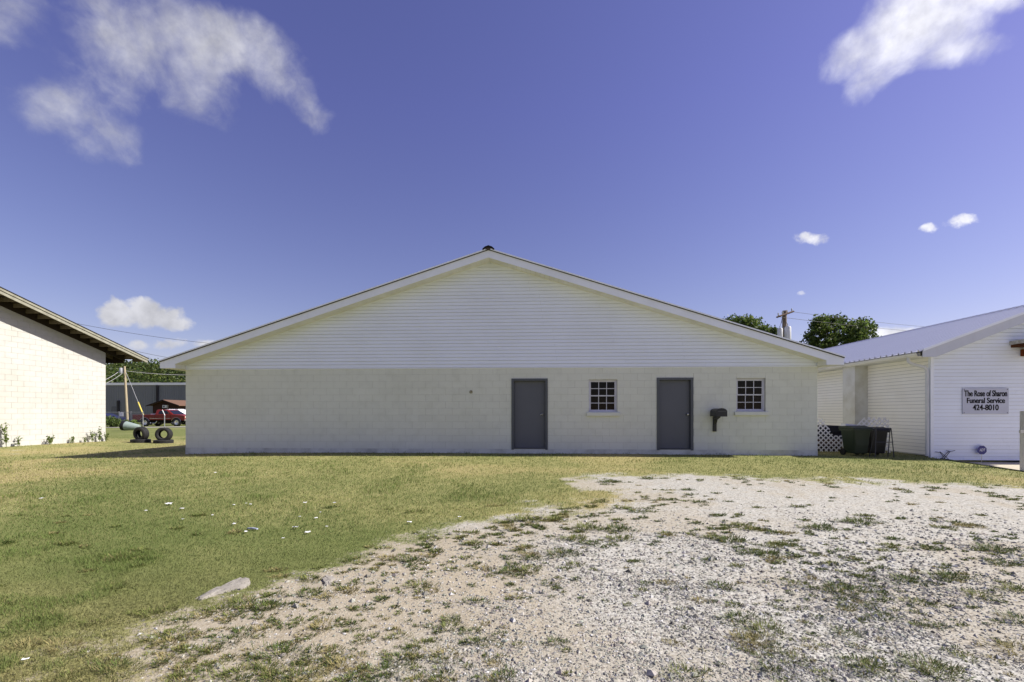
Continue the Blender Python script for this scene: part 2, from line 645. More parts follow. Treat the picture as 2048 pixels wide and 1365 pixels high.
def build_ground():
    xs = axis_pts(-7.0, 11.2, .07, -23, 16, .17, -2500, 2500)
    ys = axis_pts(1.4, 9.6, .07, -6, 24, .15, -600, 4000)
    X, Y = np.meshgrid(xs, ys)
    x, y = X.ravel(), Y.ravel()
    z = gz(x, y)
    nx, ny = len(xs), len(ys)
    v = np.stack([x, y, z], 1).astype(np.float32)
    i = (np.arange(ny - 1)[:, None] * nx + np.arange(nx - 1)[None]).ravel()
    f = np.stack([i, i + 1, i + nx + 1, i + nx], 1).astype(np.int32)
    me = bpy.data.meshes.new('ground')
    me.vertices.add(len(v))
    me.vertices.foreach_set('co', v.ravel())
    me.loops.add(f.size)
    me.loops.foreach_set('vertex_index', f.ravel())
    me.polygons.add(len(f))
    me.polygons.foreach_set('loop_start', np.arange(0, f.size, 4, dtype=np.int32))
    me.update(calc_edges=True)
    me.polygons.foreach_set('use_smooth', np.ones(len(f), bool))
    gm = gravel_mask(x, y)
    dirt = sstep(1.2, -1.0, x + (fbm(x, y, 1.5, 9) - .5) * 3) * sstep(6.2, 4.4, y) + .55 * sstep(.5, .72, fbm(x, y, 1.1, 91))
    dry = fbm(x, y * 1.3, 2.6, 31, 5) - .30 * np.exp(-((y - 5.2) / 1.9) ** 2) * sstep(1.0, -2.0, x) - .35 * sstep(20.5, 23, y)
    a = me.attributes.new('cover', 'FLOAT_COLOR', 'POINT')
    c4 = np.ones((len(v), 4), np.float32)
    c4[:, 0], c4[:, 1], c4[:, 2] = gm, np.clip(dirt, 0, 1), dry
    a.data.foreach_set('color', c4.ravel())
    m = bpy.data.materials.new('ground_cover')
    m.use_nodes = True
    nt = m.node_tree
    N, K = nt.nodes.new, nt.links.new
    b = nt.nodes['Principled BSDF']
    b.inputs['Roughness'].default_value = 0.9
    b.inputs['Specular IOR Level'].default_value = 0.1
    at = N('ShaderNodeAttribute')
    at.attribute_name = 'cover'
    sp = N('ShaderNodeSeparateColor')
    K(at.outputs['Color'], sp.inputs[0])
    geo = N('ShaderNodeNewGeometry')

    def noise(s, det=6, rough=.6):
        n = N('ShaderNodeTexNoise')
        n.inputs['Scale'].default_value = s
        n.inputs['Detail'].default_value = det
        n.inputs['Roughness'].default_value = rough
        K(geo.outputs['Position'], n.inputs['Vector'])
        return n.outputs[0]

    def rng_(s, a0, a1, b0=0, b1=1):
        n = N('ShaderNodeMapRange')
        K(s, n.inputs[0])
        for k_, v_ in zip(('From Min', 'From Max', 'To Min', 'To Max'), (a0, a1, b0, b1)):
            n.inputs[k_].default_value = v_
        return n.outputs[0]

    def mix(fac, c1, c2, blend='MIX'):
        n = N('ShaderNodeMix')
        n.data_type = 'RGBA'
        n.blend_type = blend
        for s, c in ((0, fac), (6, c1), (7, c2)):
            if isinstance(c, tuple):
                n.inputs[s].default_value = (*c, 1)
            elif isinstance(c, (int, float)):
                n.inputs[s].default_value = c
            else:
                K(c, n.inputs[s])
        return n.outputs[2]
    lawn = mix(rng_(noise(3.5, 8, .7), .35, .65), (.21, .21, .076), (.335, .318, .135))
    lawn = mix(rng_(noise(45, 3), .38, .62), mix(.4, lawn, (.10, .10, .030)), lawn)
    lawn = mix(rng_(sp.outputs[2], .48, .68, 0, .75), lawn, (.36, .30, .14))
    lawn = mix(rng_(sp.outputs[2], .16, .40, .75, 0), lawn, (.130, .158, .047))
    vo = N('ShaderNodeTexVoronoi')
    vo.inputs['Scale'].default_value = 62
    K(geo.outputs['Position'], vo.inputs['Vector'])
    vs = N('ShaderNodeSeparateColor')
    K(vo.outputs['Color'], vs.inputs[0])
    stone = mix(rng_(vs.outputs[0], 0, 1), (.265, .256, .222), (.54, .525, .465))
    stone = mix(rng_(vs.outputs[1], .93, .96), stone, (.13, .12, .11))
    soil = mix(rng_(noise(6, 8), .35, .7), (.37, .312, .212), (.295, .246, .165))
    grav = mix(rng_(noise(9, 6), .48, .75), stone, mix(.5, soil, stone))
    grav = mix(rng_(sp.outputs[1], 0, 1, 0, .72), grav, soil)
    fine = N('ShaderNodeMath')
    fine.operation = 'ADD'
    K(sp.outputs[0], fine.inputs[0])
    K(rng_(noise(26, 6, .7), .3, .7, -.34, .34), fine.inputs[1])
    mask = rng_(fine.outputs[0], .3, .7)
    K(mix(mask, lawn, grav), b.inputs['Base Color'])
    bp = N('ShaderNodeBump')
    bp.inputs['Strength'].default_value = .25
    bp.inputs['Distance'].default_value = .012
    hsum = N('ShaderNodeMath')
    hsum.operation = 'ADD'
    K(rng_(vo.outputs['Distance'], 0, .7, 1, 0), hsum.inputs[0])
    K(noise(60, 4), hsum.inputs[1])
    K(hsum.outputs[0], bp.inputs['Height'])
    K(bp.outputs[0], b.inputs['Normal'])
    me.materials.append(m)
    o = put('ground', me)
    o['kind'] = 'structure'


build_ground()


def blades(x, y, length, width, lean, cols, name, droop=0.0, az=None):
    """One bent blade (two joined triangles as a quad) at each point."""
    n = len(x)
    z = gz(x, y) - 0.004
    az = rng.uniform(0, 2 * np.pi, n) if az is None else az
    dx, dy = np.cos(az), np.sin(az)
    hx = np.sin(lean) * length
    hz = np.cos(lean) * length
    px, py = -dy * width * .5, dx * width * .5
    base = np.stack([x, y, z], 1)
    mid = base + np.stack([dx * hx * .45, dy * hx * .45, hz * .62], 1)
    tip = base + np.stack([dx * hx, dy * hx, hz * (1 - droop)], 1)
    side = np.stack([px, py, np.zeros(n)], 1)
    v = np.stack([base - side * .7, mid - side, tip, mid + side], 1).reshape(-1, 3)
    return v, cols


def in_box(x, y):
    """Inside a building or on a slab: nothing grows there."""
    c, s = math.cos(ROT), math.sin(ROT)

    def loc(ox, oy):
        dx, dy = x - ox, y - oy
        return dx * c + dy * s, -dx * s + dy * c
    u, w = loc(-.645, 13.385)
    a = (np.abs(u) < 9.36) & (w > -.02)
    u, w = loc(11.74, 12.75)
    a |= (u > -.05) & (w > -.02) & (u < 7)
    u, w = loc(-17.86, 20)
    a |= (u < .03) & (w < .03) & (w > -13)
    a |= (x > pad_edge_x(y) + .05) & (y < 13) & (y > 6)
    return a


GREENS = np.array([(.17, .215, .055), (.26, .275, .075), (.36, .34, .115), (.12, .165, .040), (.43, .37, .175), (.30, .31, .09)])


def lawn_cols(x, y, n):
    dry = fbm(x, y * 1.3, 2.6, 31, 5)
    lush = .4 * sstep(20.5, 23, y) + .30 * np.exp(-((y - 5.2) / 1.9) ** 2) * sstep(1.0, -2.0, x)
    k = np.clip(((dry - lush - .30) / .35) * 3 + rng.normal(0, 1.0, n), 0, 4.99).astype(int)
    order = np.array([3, 0, 1, 2, 4])
    c = GREENS[order[k]] * np.array([.98, .97, 1.14]) * rng.uniform(.8, 1.25, (n, 1))
    near = (sstep(5.2, 2.8, y) * .65)[:, None]
    c = c * (1 - near) + near * np.array([.205, .185, .085]) * rng.uniform(.55, 1.4, (n, 1))
    deep = .8 * sstep(.56, .70, fbm(x, y, .7, 41, 4))
    return c * (1 - deep[:, None]) + deep[:, None] * np.array([.13, .18, .045]) * rng.uniform(.7, 1.25, (n, 1))


def build_grass():
    gm = attr_mat('grass_blade', .65, .15, .25)
    # mown lawn: thick underfoot, coarser clumps farther out
    n = 600000
    yy = 1.0 / rng.uniform(1 / 24.0, 1 / 2.0, n)
    xx = rng.uniform(-1.22, 1.22, n) * yy + rng.uniform(-1.3, 1.3, n)
    g = gravel_mask(xx, yy)
    keep = (rng.uniform(0, 1, n) > sstep(.05, .80, g)) & ~in_box(xx, yy)
    xx, yy = xx[keep], yy[keep]
    n = len(xx)
    sc = np.clip(yy / 5.0, .7, 2.6)
    ln = rng.uniform(.018, .042, n) * np.clip(sc, .8, 1.35) * (1 + .9 * sstep(.6, .7, fbm(xx, yy, .7, 41, 4)))
    v1, c1 = blades(xx, yy, ln, .0042 * sc * rng.uniform(.7, 1.3, n), rng.uniform(.25, 1.25, n), lawn_cols(xx, yy, n), '')
    fast_mesh('lawn_grass', v1, 0, 4, c1, gm)
    # tufts that came up through the gravel
    tx, ty, tr = [], [], []
    m = 17000
    y0 = 1 / rng.uniform(1 / 9.6, 1 / 1.9, m)
    x0 = rng.uniform(-1.15, 1.2, m) * y0 + rng.uniform(-1.2, 1.2, m)
    sd = poly_sd(x0, y0, GRAVEL)
    dens = .09 + .40 * sstep(1.6, .1, sd) + .45 * sstep(.5, .66, fbm(x0, y0, 1.3, 63, 3)) + .05 * sstep(5.0, 8.0, y0)
    ok = (sd > -.1) & (rng.uniform(0, 1, m) < dens * .55)
    ok &= ~((x0 > .2) & (x0 < 1.1 + .1 * y0) & (y0 < 3.2) & (rng.uniform(0, 1, m) < .85))
    tx, ty = list(x0[ok]), list(y0[ok])
    tr = list(np.clip(rng.lognormal(-3.75, .6, len(tx)) * np.clip(np.array(ty) / 4.0, .75, 1.5), .012, .15))
    for px, py, rr in [(1440, 1172, .11), (1590, 1168, .08), (1475, 1235, .14), (1530, 1258, .16), (1510, 1280, .12), (1695, 1265, .1), (1725, 1325, .13),
                       (1745, 1335, .12), (1860, 1330, .16), (1880, 1345, .14), (2030, 1180, .14), (2040, 1300, .17), (2045, 1240, .16), (950, 1200, .09), (800, 1310, .12),
                       (765, 1335, .13), (690, 1320, .12), (1370, 1345, .12), (1000, 1350, .1), (1110, 1280, .07), (840, 1170, .12), (1120, 1110, .16), (1060, 1140, .13),
                       (1240, 1080, .16), (1715, 1048, .22), (1640, 1060, .2), (1990, 1100, .2), (1900, 1155, .16), (1150, 1080, .17), (560, 1300, .16),
                       (640, 1250, .13), (900, 1250, .1), (1840, 1205, .1), (1960, 1190, .12), (1330, 1165, .08), (1400, 1200, .07), (480, 1340, .16),
                       (340, 1265, .12), (430, 1215, .1), (620, 1155, .12), (230, 1330, .14), (130, 1290, .14), (300, 1225, .1), (190, 1240, .1)]:
        Y = 1.36 * FPX / (py - HOR)
        tx.append((px - CXP) / FPX * Y)
        ty.append(Y)
        tr.append(rr * .72)
    # coarse clumps standing up in the lawn
    m = 420
    y0 = 1 / rng.uniform(1 / 6.5, 1 / 2.1, m)
    x0 = rng.uniform(-1.15, .6, m) * y0
    ok = (poly_sd(x0, y0, GRAVEL) < .1) & (rng.uniform(0, 1, m) < .12 + .9 * sstep(.45, .62, fbm(x0, y0, 1.0, 88, 3))) & (x0 < 2)
    tx += list(x0[ok])
    ty += list(y0[ok])
    tr += list(np.clip(rng.lognormal(-2.95, .4, ok.sum()), .03, .13))
    V, C = [], []
    for x_, y_, r_ in zip(tx, ty, tr):
        k = int(np.clip(34 + r_ * 2600, 26, 420) * (1.0 if y_ < 6 else .6))
        a = rng.uniform(0, 2 * np.pi, k)
        q = np.sqrt(rng.uniform(0, 1, k)) * r_
        lob = 1 + .45 * np.sin(a * rng.integers(2, 5) + rng.uniform(0, 6))
        bx, by = x_ + np.cos(a) * q * lob * 1.25, y_ + np.sin(a) * q * lob * .8
        tone = rng.choice(3, p=[.15, .6, .25]) if poly_sd(np.array([x_]), np.array([y_]), GRAVEL)[0] < .1 else rng.choice(3, p=[.55, .3, .15])
        basec = [np.array([.085, .120, .030]), np.array([.15, .175, .048]), np.array([.27, .235, .10])][tone]
        cols = basec * rng.uniform(.6, 1.45, (k, 1))
        dead = rng.uniform(0, 1, k) < .14
        cols[dead] = np.array([.28, .23, .11]) * rng.uniform(.7, 1.2, (dead.sum(), 1))
        ln = rng.uniform(.35, 1.0, k) * np.clip(.020 + r_ * .42, .024, .085)
        v, c = blades(bx, by, ln, rng.uniform(.0028, .006, k) * np.clip(y_ / 3.2, .8, 2.2), rng.uniform(.55, 1.5, k), cols, '', .0,
                      a + rng.normal(0, .7, k))
        V.append(v)
        C.append(c)
    fast_mesh('weed_tufts', np.concatenate(V), 0, 4, np.concatenate(C), gm)


def build_stones():
    n = 190000
    y = 1 / rng.uniform(1 / 9.0, 1 / 1.9, n)
    x = rng.uniform(-1.2, 1.2, n) * y + rng.uniform(-1.5, 1.5, n)
    m = gravel_mask(x, y)
    dirt = sstep(1.2, -1.0, x + (fbm(x, y, 1.5, 9) - .5) * 3) * sstep(6.2, 4.4, y)
    ok = (m > .45) & (rng.uniform(0, 1, n) < (1 - .72 * dirt) * (.35 + .65 * sstep(.35, .6, fbm(x, y, .6, 12))) * sstep(7.0, 3.2, y)) & ~in_box(x, y)
    x, y = x[ok][:56000], y[ok][:56000]
    n = len(x)
    r = np.clip(rng.lognormal(-4.95, .42, n) * np.clip(y / 3.2, .8, 1.4), .003, .030)
    z = gz(x, y) + r * .15
    base = np.array([(1, 0, 0), (0, 1, 0), (-1, 0, 0), (0, -1, 0), (0, 0, 1), (0, 0, -1)], float)
    v = base[None] * rng.uniform(.6, 1.25, (n, 6, 1)) + rng.normal(0, .16, (n, 6, 3))
    v[:, :, 2] *= .62
    a = rng.uniform(0, 2 * np.pi, n)
    ca, sa = np.cos(a)[:, None], np.sin(a)[:, None]
    v = np.stack([v[:, :, 0] * ca - v[:, :, 1] * sa, v[:, :, 0] * sa + v[:, :, 1] * ca, v[:, :, 2]], 2)
    v = v * r[:, None, None] + np.stack([x, y, z], 1)[:, None]
    tri = np.array([(0, 1, 4), (1, 2, 4), (2, 3, 4), (3, 0, 4), (1, 0, 5), (2, 1, 5), (3, 2, 5), (0, 3, 5)])
    vv = v[:, tri.ravel()].reshape(-1, 3)
    c = np.array([.335, .322, .280]) * rng.uniform(.55, 1.22, (n, 1)) * (1 + rng.normal(0, .03, (n, 3)))
    dk = rng.uniform(0, 1, n) < .06
    c[dk] *= .45
    wt = rng.uniform(0, 1, n) < .08
    c[wt] = np.array([.48, .47, .45])
    fast_mesh('gravel_stones', vv, 0, 3, np.repeat(c, 8, axis=0), attr_mat('gravel_stone', .85, .15))


# ------------------------------------------------------------------ shared materials
M_block = mat('painted_block', srgb(214, 217, 206), .75, .2, var=.3, vscale=.5, col2=srgb(188, 190, 172), bump=.3, bscale=55, rand=.02, var2=.12, v2scale=3.6)
M_mortar = mat('painted_mortar', srgb(196, 197, 186), .85, .15, var=.5, vscale=2.5, bump=.3)
M_found = mat('painted_foundation', srgb(208, 211, 202), .8, .2, var=.5, vscale=2.2, col2=srgb(112, 110, 98), bump=.4, bscale=30)
M_vinyl = mat('white_vinyl', srgb(232, 238, 248), .42, .35, var=.2, vscale=.8, col2=srgb(206, 210, 204), rand=.015)
M_trim = mat('white_trim', srgb(232, 237, 246), .4, .4, var=.2, vscale=1.5, col2=srgb(190, 192, 190))
M_soffit = mat('soffit_vinyl', srgb(226, 227, 222), .5, .3, var=.35, vscale=2.0, col2=srgb(186, 182, 160), rand=.03)
M_shingle = mat('dark_shingle', srgb(62, 60, 60), .9, .1, var=.5, vscale=8, bump=.5, bscale=60)
M_black = mat('black_plastic', (.012, .012, .013), .5, .3)
M_door = mat('grey_door_paint', srgb(92, 95, 102), .42, .35, var=.25, vscale=1.6, col2=srgb(80, 82, 86))
M_frame = mat('grey_frame_paint', srgb(84, 88, 92), .45, .35, var=.2, vscale=4)
M_steel = mat('brushed_steel', (.55, .55, .54), .28, .5, metal=1.0)
M_win = mat('window_white', srgb(205, 206, 214), .45, .35, var=.2, vscale=6)
M_glass = glass_mat('window_glass', .5)
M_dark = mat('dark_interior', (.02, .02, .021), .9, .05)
M_screen = mat('insect_screen', (.07, .072, .085), .8, .1)
M_conc = mat('concrete', srgb(196, 188, 168), .9, .15, var=.4, vscale=1.5, col2=srgb(160, 150, 130), bump=.3, bscale=40)
M_wood_grey = mat('weathered_wood', srgb(196, 196, 190), .85, .15, var=.6, vscale=6, col2=srgb(138, 135, 126), stretch=(4, 4, .5), bump=.4)

# ------------------------------------------------------------------ main building
MW = 9.32          # half width
RZ, RS = 5.89, .321   # roof top at the ridge and its fall
OV = .45
FAS = .235
ZB = 2.57          # block wall top
FOUND = .17
DEPTH = 15.0


def roof_z(u):
    return RZ - RS * abs(u)


DOORS = [(.631, 1.691, 2.237), (4.83, 5.86, 2.245)]
WINS = [(2.884, 3.703, 1.262, 2.2), (7.076, 7.883, 1.28, 2.222)]
OPEN = [(a, b, FOUND, t) for a, b, t in DOORS] + [(a, b, z0, z1) for a, b, z0, z1 in WINS]


def rect_minus(rects, hole):
    out = []
    hx0, hx1, hz0, hz1 = hole
    for (x0, x1, z0, z1) in rects:
        if hx1 <= x0 or hx0 >= x1 or hz1 <= z0 or hz0 >= z1:
            out.append((x0, x1, z0, z1))
            continue
        if x0 < hx0:
            out.append((x0, hx0, z0, z1))
        if hx1 < x1:
            out.append((hx1, x1, z0, z1))
        a, b = max(x0, hx0), min(x1, hx1)
        if z0 < hz0:
            out.append((a, b, z0, hz0))
        if hz1 < z1:
            out.append((a, b, hz1, z1))
    return out


def block_mesh(mb, x0, x1, z0, z1, y=0.0, t=.05, ch=.0025):
    """Block face with eased edges, its face on plane y."""
    i = len(mb.v)
    mb.v += [(x0, y + t, z0), (x1, y + t, z0), (x1, y + t, z1), (x0, y + t, z1),
             (x0, y + ch, z0), (x1, y + ch, z0), (x1, y + ch, z1), (x0, y + ch, z1),
             (x0 + ch, y, z0 + ch), (x1 - ch, y, z0 + ch), (x1 - ch, y, z1 - ch), (x0 + ch, y, z1 - ch)]
    mb.f.append((i + 8, i + 9, i + 10, i + 11))
    for a in range(4):
        b = (a + 1) % 4
        mb.f.append((i + 4 + a, i + 4 + b, i + 8 + b, i + 8 + a))
        mb.f.append((i + a, i + b, i + 4 + b, i + 4 + a))
    return mb


def main_building():
    B = thing('block_building', 'long pale block building with white sided gable and two grey doors', 'building', (-.645, 13.385, 0), ROT)
    # wall core with openings
    core = [(-MW, MW, FOUND, ZB)]
    for h in OPEN:
        core = rect_minus(core, h)
    mb = MB()
    for (x0, x1, z0, z1) in core:
        mb.box(x0, x1, .0035, .20, z0, z1)
    mb.box(-MW, -MW + .2, .2, DEPTH, FOUND, ZB)
    mb.box(MW - .2, MW, .2, DEPTH, FOUND, ZB)
    mb.box(-MW + .2, MW - .2, DEPTH - .2, DEPTH, FOUND, ZB)
    mb.build('wall', M_mortar, B)
    MB().box(-MW - .004, MW + .004, -.004, DEPTH, -.5, FOUND).build('foundation', M_found, B)
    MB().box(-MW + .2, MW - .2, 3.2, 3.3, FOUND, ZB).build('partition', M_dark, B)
    # blocks
    todo = []
    for row in range(12):
        z0 = FOUND + row * .2
        x = -MW - (.2 if row % 2 else 0)
        while x < MW:
            r = [(max(x, -MW) + .0025, min(x + .4, MW) - .0025, z0 + .0025, z0 + .1975)]
            for h in OPEN:
                r = rect_minus(r, h)
            for q in r:
                if q[1] - q[0] > .02 and q[3] - q[2] > .02:
                    todo.append(q)
            x += .4
    todo.sort(key=lambda q: -((q[1] - q[0]) * (q[3] - q[2])) / (13.385 - .0523 * q[0]) ** 2 * 1000 + abs(q[0]) * .0002)
    cache = {}
    for q in todo[:298]:
        w, h = round(q[1] - q[0], 4), round(q[3] - q[2], 4)
        if (w, h) not in cache:
            cache[(w, h)] = block_mesh(MB(), 0, w, 0, h).data('block', M_block)
        put('block', cache[(w, h)], B, (q[0], rng.uniform(-.0012, .0012), q[2]))
    mb = MB()
    for q in todo[298:]:
        block_mesh(mb, *q)
    mb.build('block_courses', M_block, B)['kind'] = 'stuff'
    # gable
    sz = lambda u: roof_z(u) - FAS + .005
    ug = lambda z: min(MW + .015, (sz(0) - z) / RS)
    MB().prism([(-MW, ZB), (MW, ZB), (MW, roof_z(MW) - .12), (0, RZ - .12), (-MW, roof_z(MW) - .12)], .022, .2).build('gable_wall', M_mortar, B)
    hh = .1016
    z = ZB - .005
    k = 0
    while z < sz(0) - .03:
        z1 = min(z + hh, sz(0) - .008)
        ub, ut = ug(z), ug(z1)
        cuts = [-ub]
        j = -ub + ((k * 1.37) % 3.4) + .9
        while j < ub - .6:
            cuts.append(j)
            j += 3.66
        cuts.append(ub)
        for a, b in zip(cuts[:-1], cuts[1:]):
            a1 = -ut if a == -ub else a
            b1 = ut if b == ub else b
            if b1 <= a1 + .01 and not (a == -ub and b == ub):
                continue
            g = .0015
            i = 0
            m2 = MB()
            zg = z + .0055
            m2.v = [(a + g, -.021, zg), (b - g, -.021, zg), (b1 - g, -.005, z1), (a1 + g, -.005, z1),
                    (a + g, .012, zg), (b - g, .012, zg), (b1 - g, .012, z1), (a1 + g, .012, z1)]
            m2.f = [(0, 1, 2, 3), (5, 4, 7, 6), (0, 4, 5, 1), (3, 2, 6, 7), (0, 3, 7, 4), (1, 5, 6, 2)]
            m2.build('siding_board', M_vinyl, B)
        z = z + hh
        k += 1
    MB().box(-MW - .02, MW + .02, -.016, .01, ZB - .03, ZB - .007).build('siding_starter_strip', M_trim, B)
    # roof
    e = MW + .43
    for s in (-1, 1):
        pts = [(0, RZ), (s * e, roof_z(e)), (s * e, roof_z(e) - .03), (0, RZ - .03)]
        MB().prism(pts, -OV - .03, DEPTH + .3).build('roof', M_shingle, B)
        pts = [(0, RZ + .022), (s * (e + .015), roof_z(e) + .020), (s * (e + .015), roof_z(e) - .016), (0, RZ - .016)]
        MB().prism(pts, -OV - .045, -OV - .028).build('drip_edge', M_trim, B)
        zb = ZB - .02
        u1 = (RZ - FAS - zb) / RS
        pts = [(0, RZ - .031), (s * e, roof_z(e) - .031), (s * e, zb), (s * (MW - .03), zb), (s * (MW - .03), roof_z(MW - .03) - FAS), (0, RZ - FAS)]
        MB().prism(pts, -OV, -OV + .025).build('fascia_board', M_trim, B)
        MB().box(min(s * (MW + .02), s * e), max(s * (MW + .02), s * e), -OV + .026, DEPTH + .2, zb, zb + .012).build('eave_soffit', M_soffit, B)
        MB().box(min(s * e, s * (e - .02)), max(s * e, s * (e - .02)), -OV + .026, DEPTH + .2, zb, roof_z(e) - .032).build('eave_fascia', M_trim, B)
        MB().box(min(s * (MW - .03), s * (MW - .01)), max(s * (MW - .03), s * (MW - .01)), -OV + .026, -.03, zb, roof_z(MW) - FAS + .02).build('eave_return', M_soffit, B)
        # soffit panels under the rake
        w, gap = .1335, .004
        me = MB().prism([(0, 0), (s * (w - gap), -RS * (w - gap)), (s * (w - gap), -RS * (w - gap) + .012), (0, .012)], -OV + .026, .0).data('soffit_panel', M_soffit)
        n = int((MW - .03) / w) + 1
        for q in range(n):
            put('soffit_panel', me, B, (s * q * w, 0, RZ - FAS + .004 - RS * q * w - (.002 if q % 2 else 0)))
        pts = [(s * .02, sz(0) - .028), (s * (MW + .01), sz(MW) - .022), (s * (MW + .01), sz(MW) + .002), (s * .02, sz(0) - .004)]
        MB().prism(pts, -.026, -.004).build('siding_channel', M_trim, B)
    # ridge cap, open at its end
    mb = MB()
    mb.prism([(-.16, RZ - .05), (-.17, RZ - .005), (-.10, RZ + .055), (0, RZ + .09), (.10, RZ + .055), (.17, RZ - .005), (.16, RZ - .05), (.09, RZ + .0), (0, RZ + .035), (-.09, RZ + .0)], -OV - .06, DEPTH + .3)
    mb.build('ridge_cap', mat('ridge_cap_black', (.018, .017, .017), .9, .1), B)
    MB().prism([(-.09, RZ - .03), (.07, RZ - .03), (.05, RZ + .02), (-.05, RZ + .028)], -OV - .05, -OV + .1).build('nest_debris', mat('nest', srgb(88, 76, 66), .95, .05, var=.7, vscale=40, bump=1, bscale=80), B)
    # doors
    for i, (a, b, t) in enumerate(DOORS):
        D = thing('door', None, None, (0, 0, 0))
        D.parent = B
        fw = .07
        MB().box(a, a + fw, -.022, .14, .155, t).build('door_frame', M_frame, D)
        MB().box(b - fw, b, -.022, .14, .155, t).build('door_frame', M_frame, D)
        MB().box(a + fw, b - fw, -.022, .14, t - .065, t).build('door_frame', M_frame, D)
        lf = MB().box(a + fw + .003, b - fw - .003, .085, .13, .20, t - .068).build('door_leaf', M_door, D)
        bevel(lf, .004, 1)
        MB().box(a + fw, b - fw, -.01, .14, .172, .195).build('threshold', mat('threshold_metal', (.16, .16, .15), .6, .3, metal=.4), D)
        for zh in (.45, 1.2, 1.98):
            MB().tube([(a + fw + .004, .078, zh - .05), (a + fw + .004, .078, zh + .05)], .009, 8).build('hinge', M_frame, D)
        kx = b - fw - .075
        kn = MB()
        kn.lathe([(.0, .03), (.032, .03), (.034, .022), (.03, .0)], 16, 'y', (kx, .055, 1.19))
        kn.tube([(kx, .08, 1.19), (kx, .02, 1.19)], .011, 10)
        if i == 0:
            kn.tube([(kx, .022, 1.19), (kx - .03, .018, 1.192), (kx - .075, .022, 1.175)], [.012, .011, .009], 8)
        else:
            kn.lathe([(0, -.05), (.02, -.046), (.03, -.03), (.028, -.012), (.014, 0)], 16, 'y', (kx, .045, 1.19))
        kn.build('door_handle', M_steel, D, smooth=True)
    # windows
    for i, (a, b, z0, z1) in enumerate(WINS):
        W = thing('window', None, None)
        W.parent = B
        for (x0, x1, q0, q1) in ((a, a + .035, z0, z1), (b - .035, b, z0, z1), (a + .035, b - .035, z1 - .035, z1), (a + .035, b - .035, z0, z0 + .03)):
            MB().box(x0, x1, .055, .14, q0, q1).build('window_frame', M_win, W)
        zm = z0 + (z1 - z0) * .485
        x0, x1 = a + .035, b - .035
        for (s0, s1, yo, upper) in ((zm, z1 - .035, .075, 1), (z0 + .03, zm + .03, .098, 0)):
            st = .032
            for r in ((x0, x0 + st, s0, s1), (x1 - st, x1, s0, s1), (x0 + st, x1 - st, s1 - st, s1), (x0 + st, x1 - st, s0, s0 + st)):
                MB().box(r[0], r[1], yo, yo + .022, r[2], r[3]).build('sash_rail', M_win, W)
            gx0, gx1, gz0, gz1 = x0 + st, x1 - st, s0 + st, s1 - st
            for j in (1, 2):
                c = gx0 + (gx1 - gx0) * j / 3
                MB().box(c - .009, c + .009, yo + .001, yo + .018, gz0, gz1).build('muntin', M_win, W)
            c = (gz0 + gz1) / 2
            for j in range(3):
                p0, p1 = gx0 + (gx1 - gx0) * j / 3 + (.009 if j else 0), gx0 + (gx1 - gx0) * (j + 1) / 3 - (.009 if j < 2 else 0)
                MB().box(p0, p1, yo + .002, yo + .017, c - .009, c + .009).build('muntin', M_win, W)
                for (q0, q1) in ((gz0, c - .009), (c + .009, gz1)):
                    MB().box(p0, p1, yo + .009, yo + .012, q0, q1).build('pane', M_glass, W)
        if i == 1:
            MB().box(x0, x1, .128, .131, z0 + .03, zm).build('insect_screen', mat('pale_screen', (.085, .085, .10), .8, .1), W)
        else:
            MB().box(x0, x1, .128, .131, z0 + .03, zm).build('insect_screen', mat('dark_screen', (.030, .030, .036), .8, .1), W)
        sl = MB().prism([(-.06, z0 - .118), (-.06, z0 - .02), (.12, z0 - .001), (.12, z0 - .118)], a - .065, b + .07, 'x').build('window_sill', M_block, W)
        bevel(sl, .006, 2)
    MB().lathe([(0, -.012), (.045, -.012), (.05, 0)], 12, 'y', (-.565, 0, 1.85)).build('cover_plate', mat('stained_plate', srgb(150, 146, 122), .8, .2, var=.8, vscale=18, col2=srgb(96, 90, 66)), B)
    return B


main_building()


def siding_wall(parent, x0, x1, z0, z1, put_fn, lim=None, hh=.1016, name='siding_board', m=None, step=3.66, proud=.020):
    """Lapped boards; put_fn(u, out, z) -> local point; lim(z) -> (lo, hi) of u."""
    z, k = z0, 0
    while z < z1 - .02:
        zt = min(z + hh, z1)
        lo, hi = lim(z) if lim else (x0, x1)
        lo2, hi2 = lim(zt) if lim else (x0, x1)
        cuts = [lo]
        j = lo + ((k * 1.41) % 3.0) + .8
        while j < hi - .6:
            cuts.append(j)
            j += step
        cuts.append(hi)
        for a, b in zip(cuts[:-1], cuts[1:]):
            a1 = lo2 if a == lo else a
            b1 = hi2 if b == hi else b
            if b1 - a1 < .01:
                continue
            g = .0015
            m2 = MB()
            zg = z + .0055
            m2.v = [put_fn(a + g, proud, zg), put_fn(b - g, proud, zg), put_fn(b1 - g, .003, zt), put_fn(a1 + g, .003, zt),
                    put_fn(a + g, -.015, zg), put_fn(b - g, -.015, zg), put_fn(b1 - g, -.015, zt), put_fn(a1 + g, -.015, zt)]
            m2.f = [(0, 1, 2, 3), (5, 4, 7, 6), (0, 4, 5, 1), (3, 2, 6, 7), (0, 3, 7, 4), (1, 5, 6, 2)]
            m2.build(name, m or M_vinyl, parent)
        z += hh
        k += 1


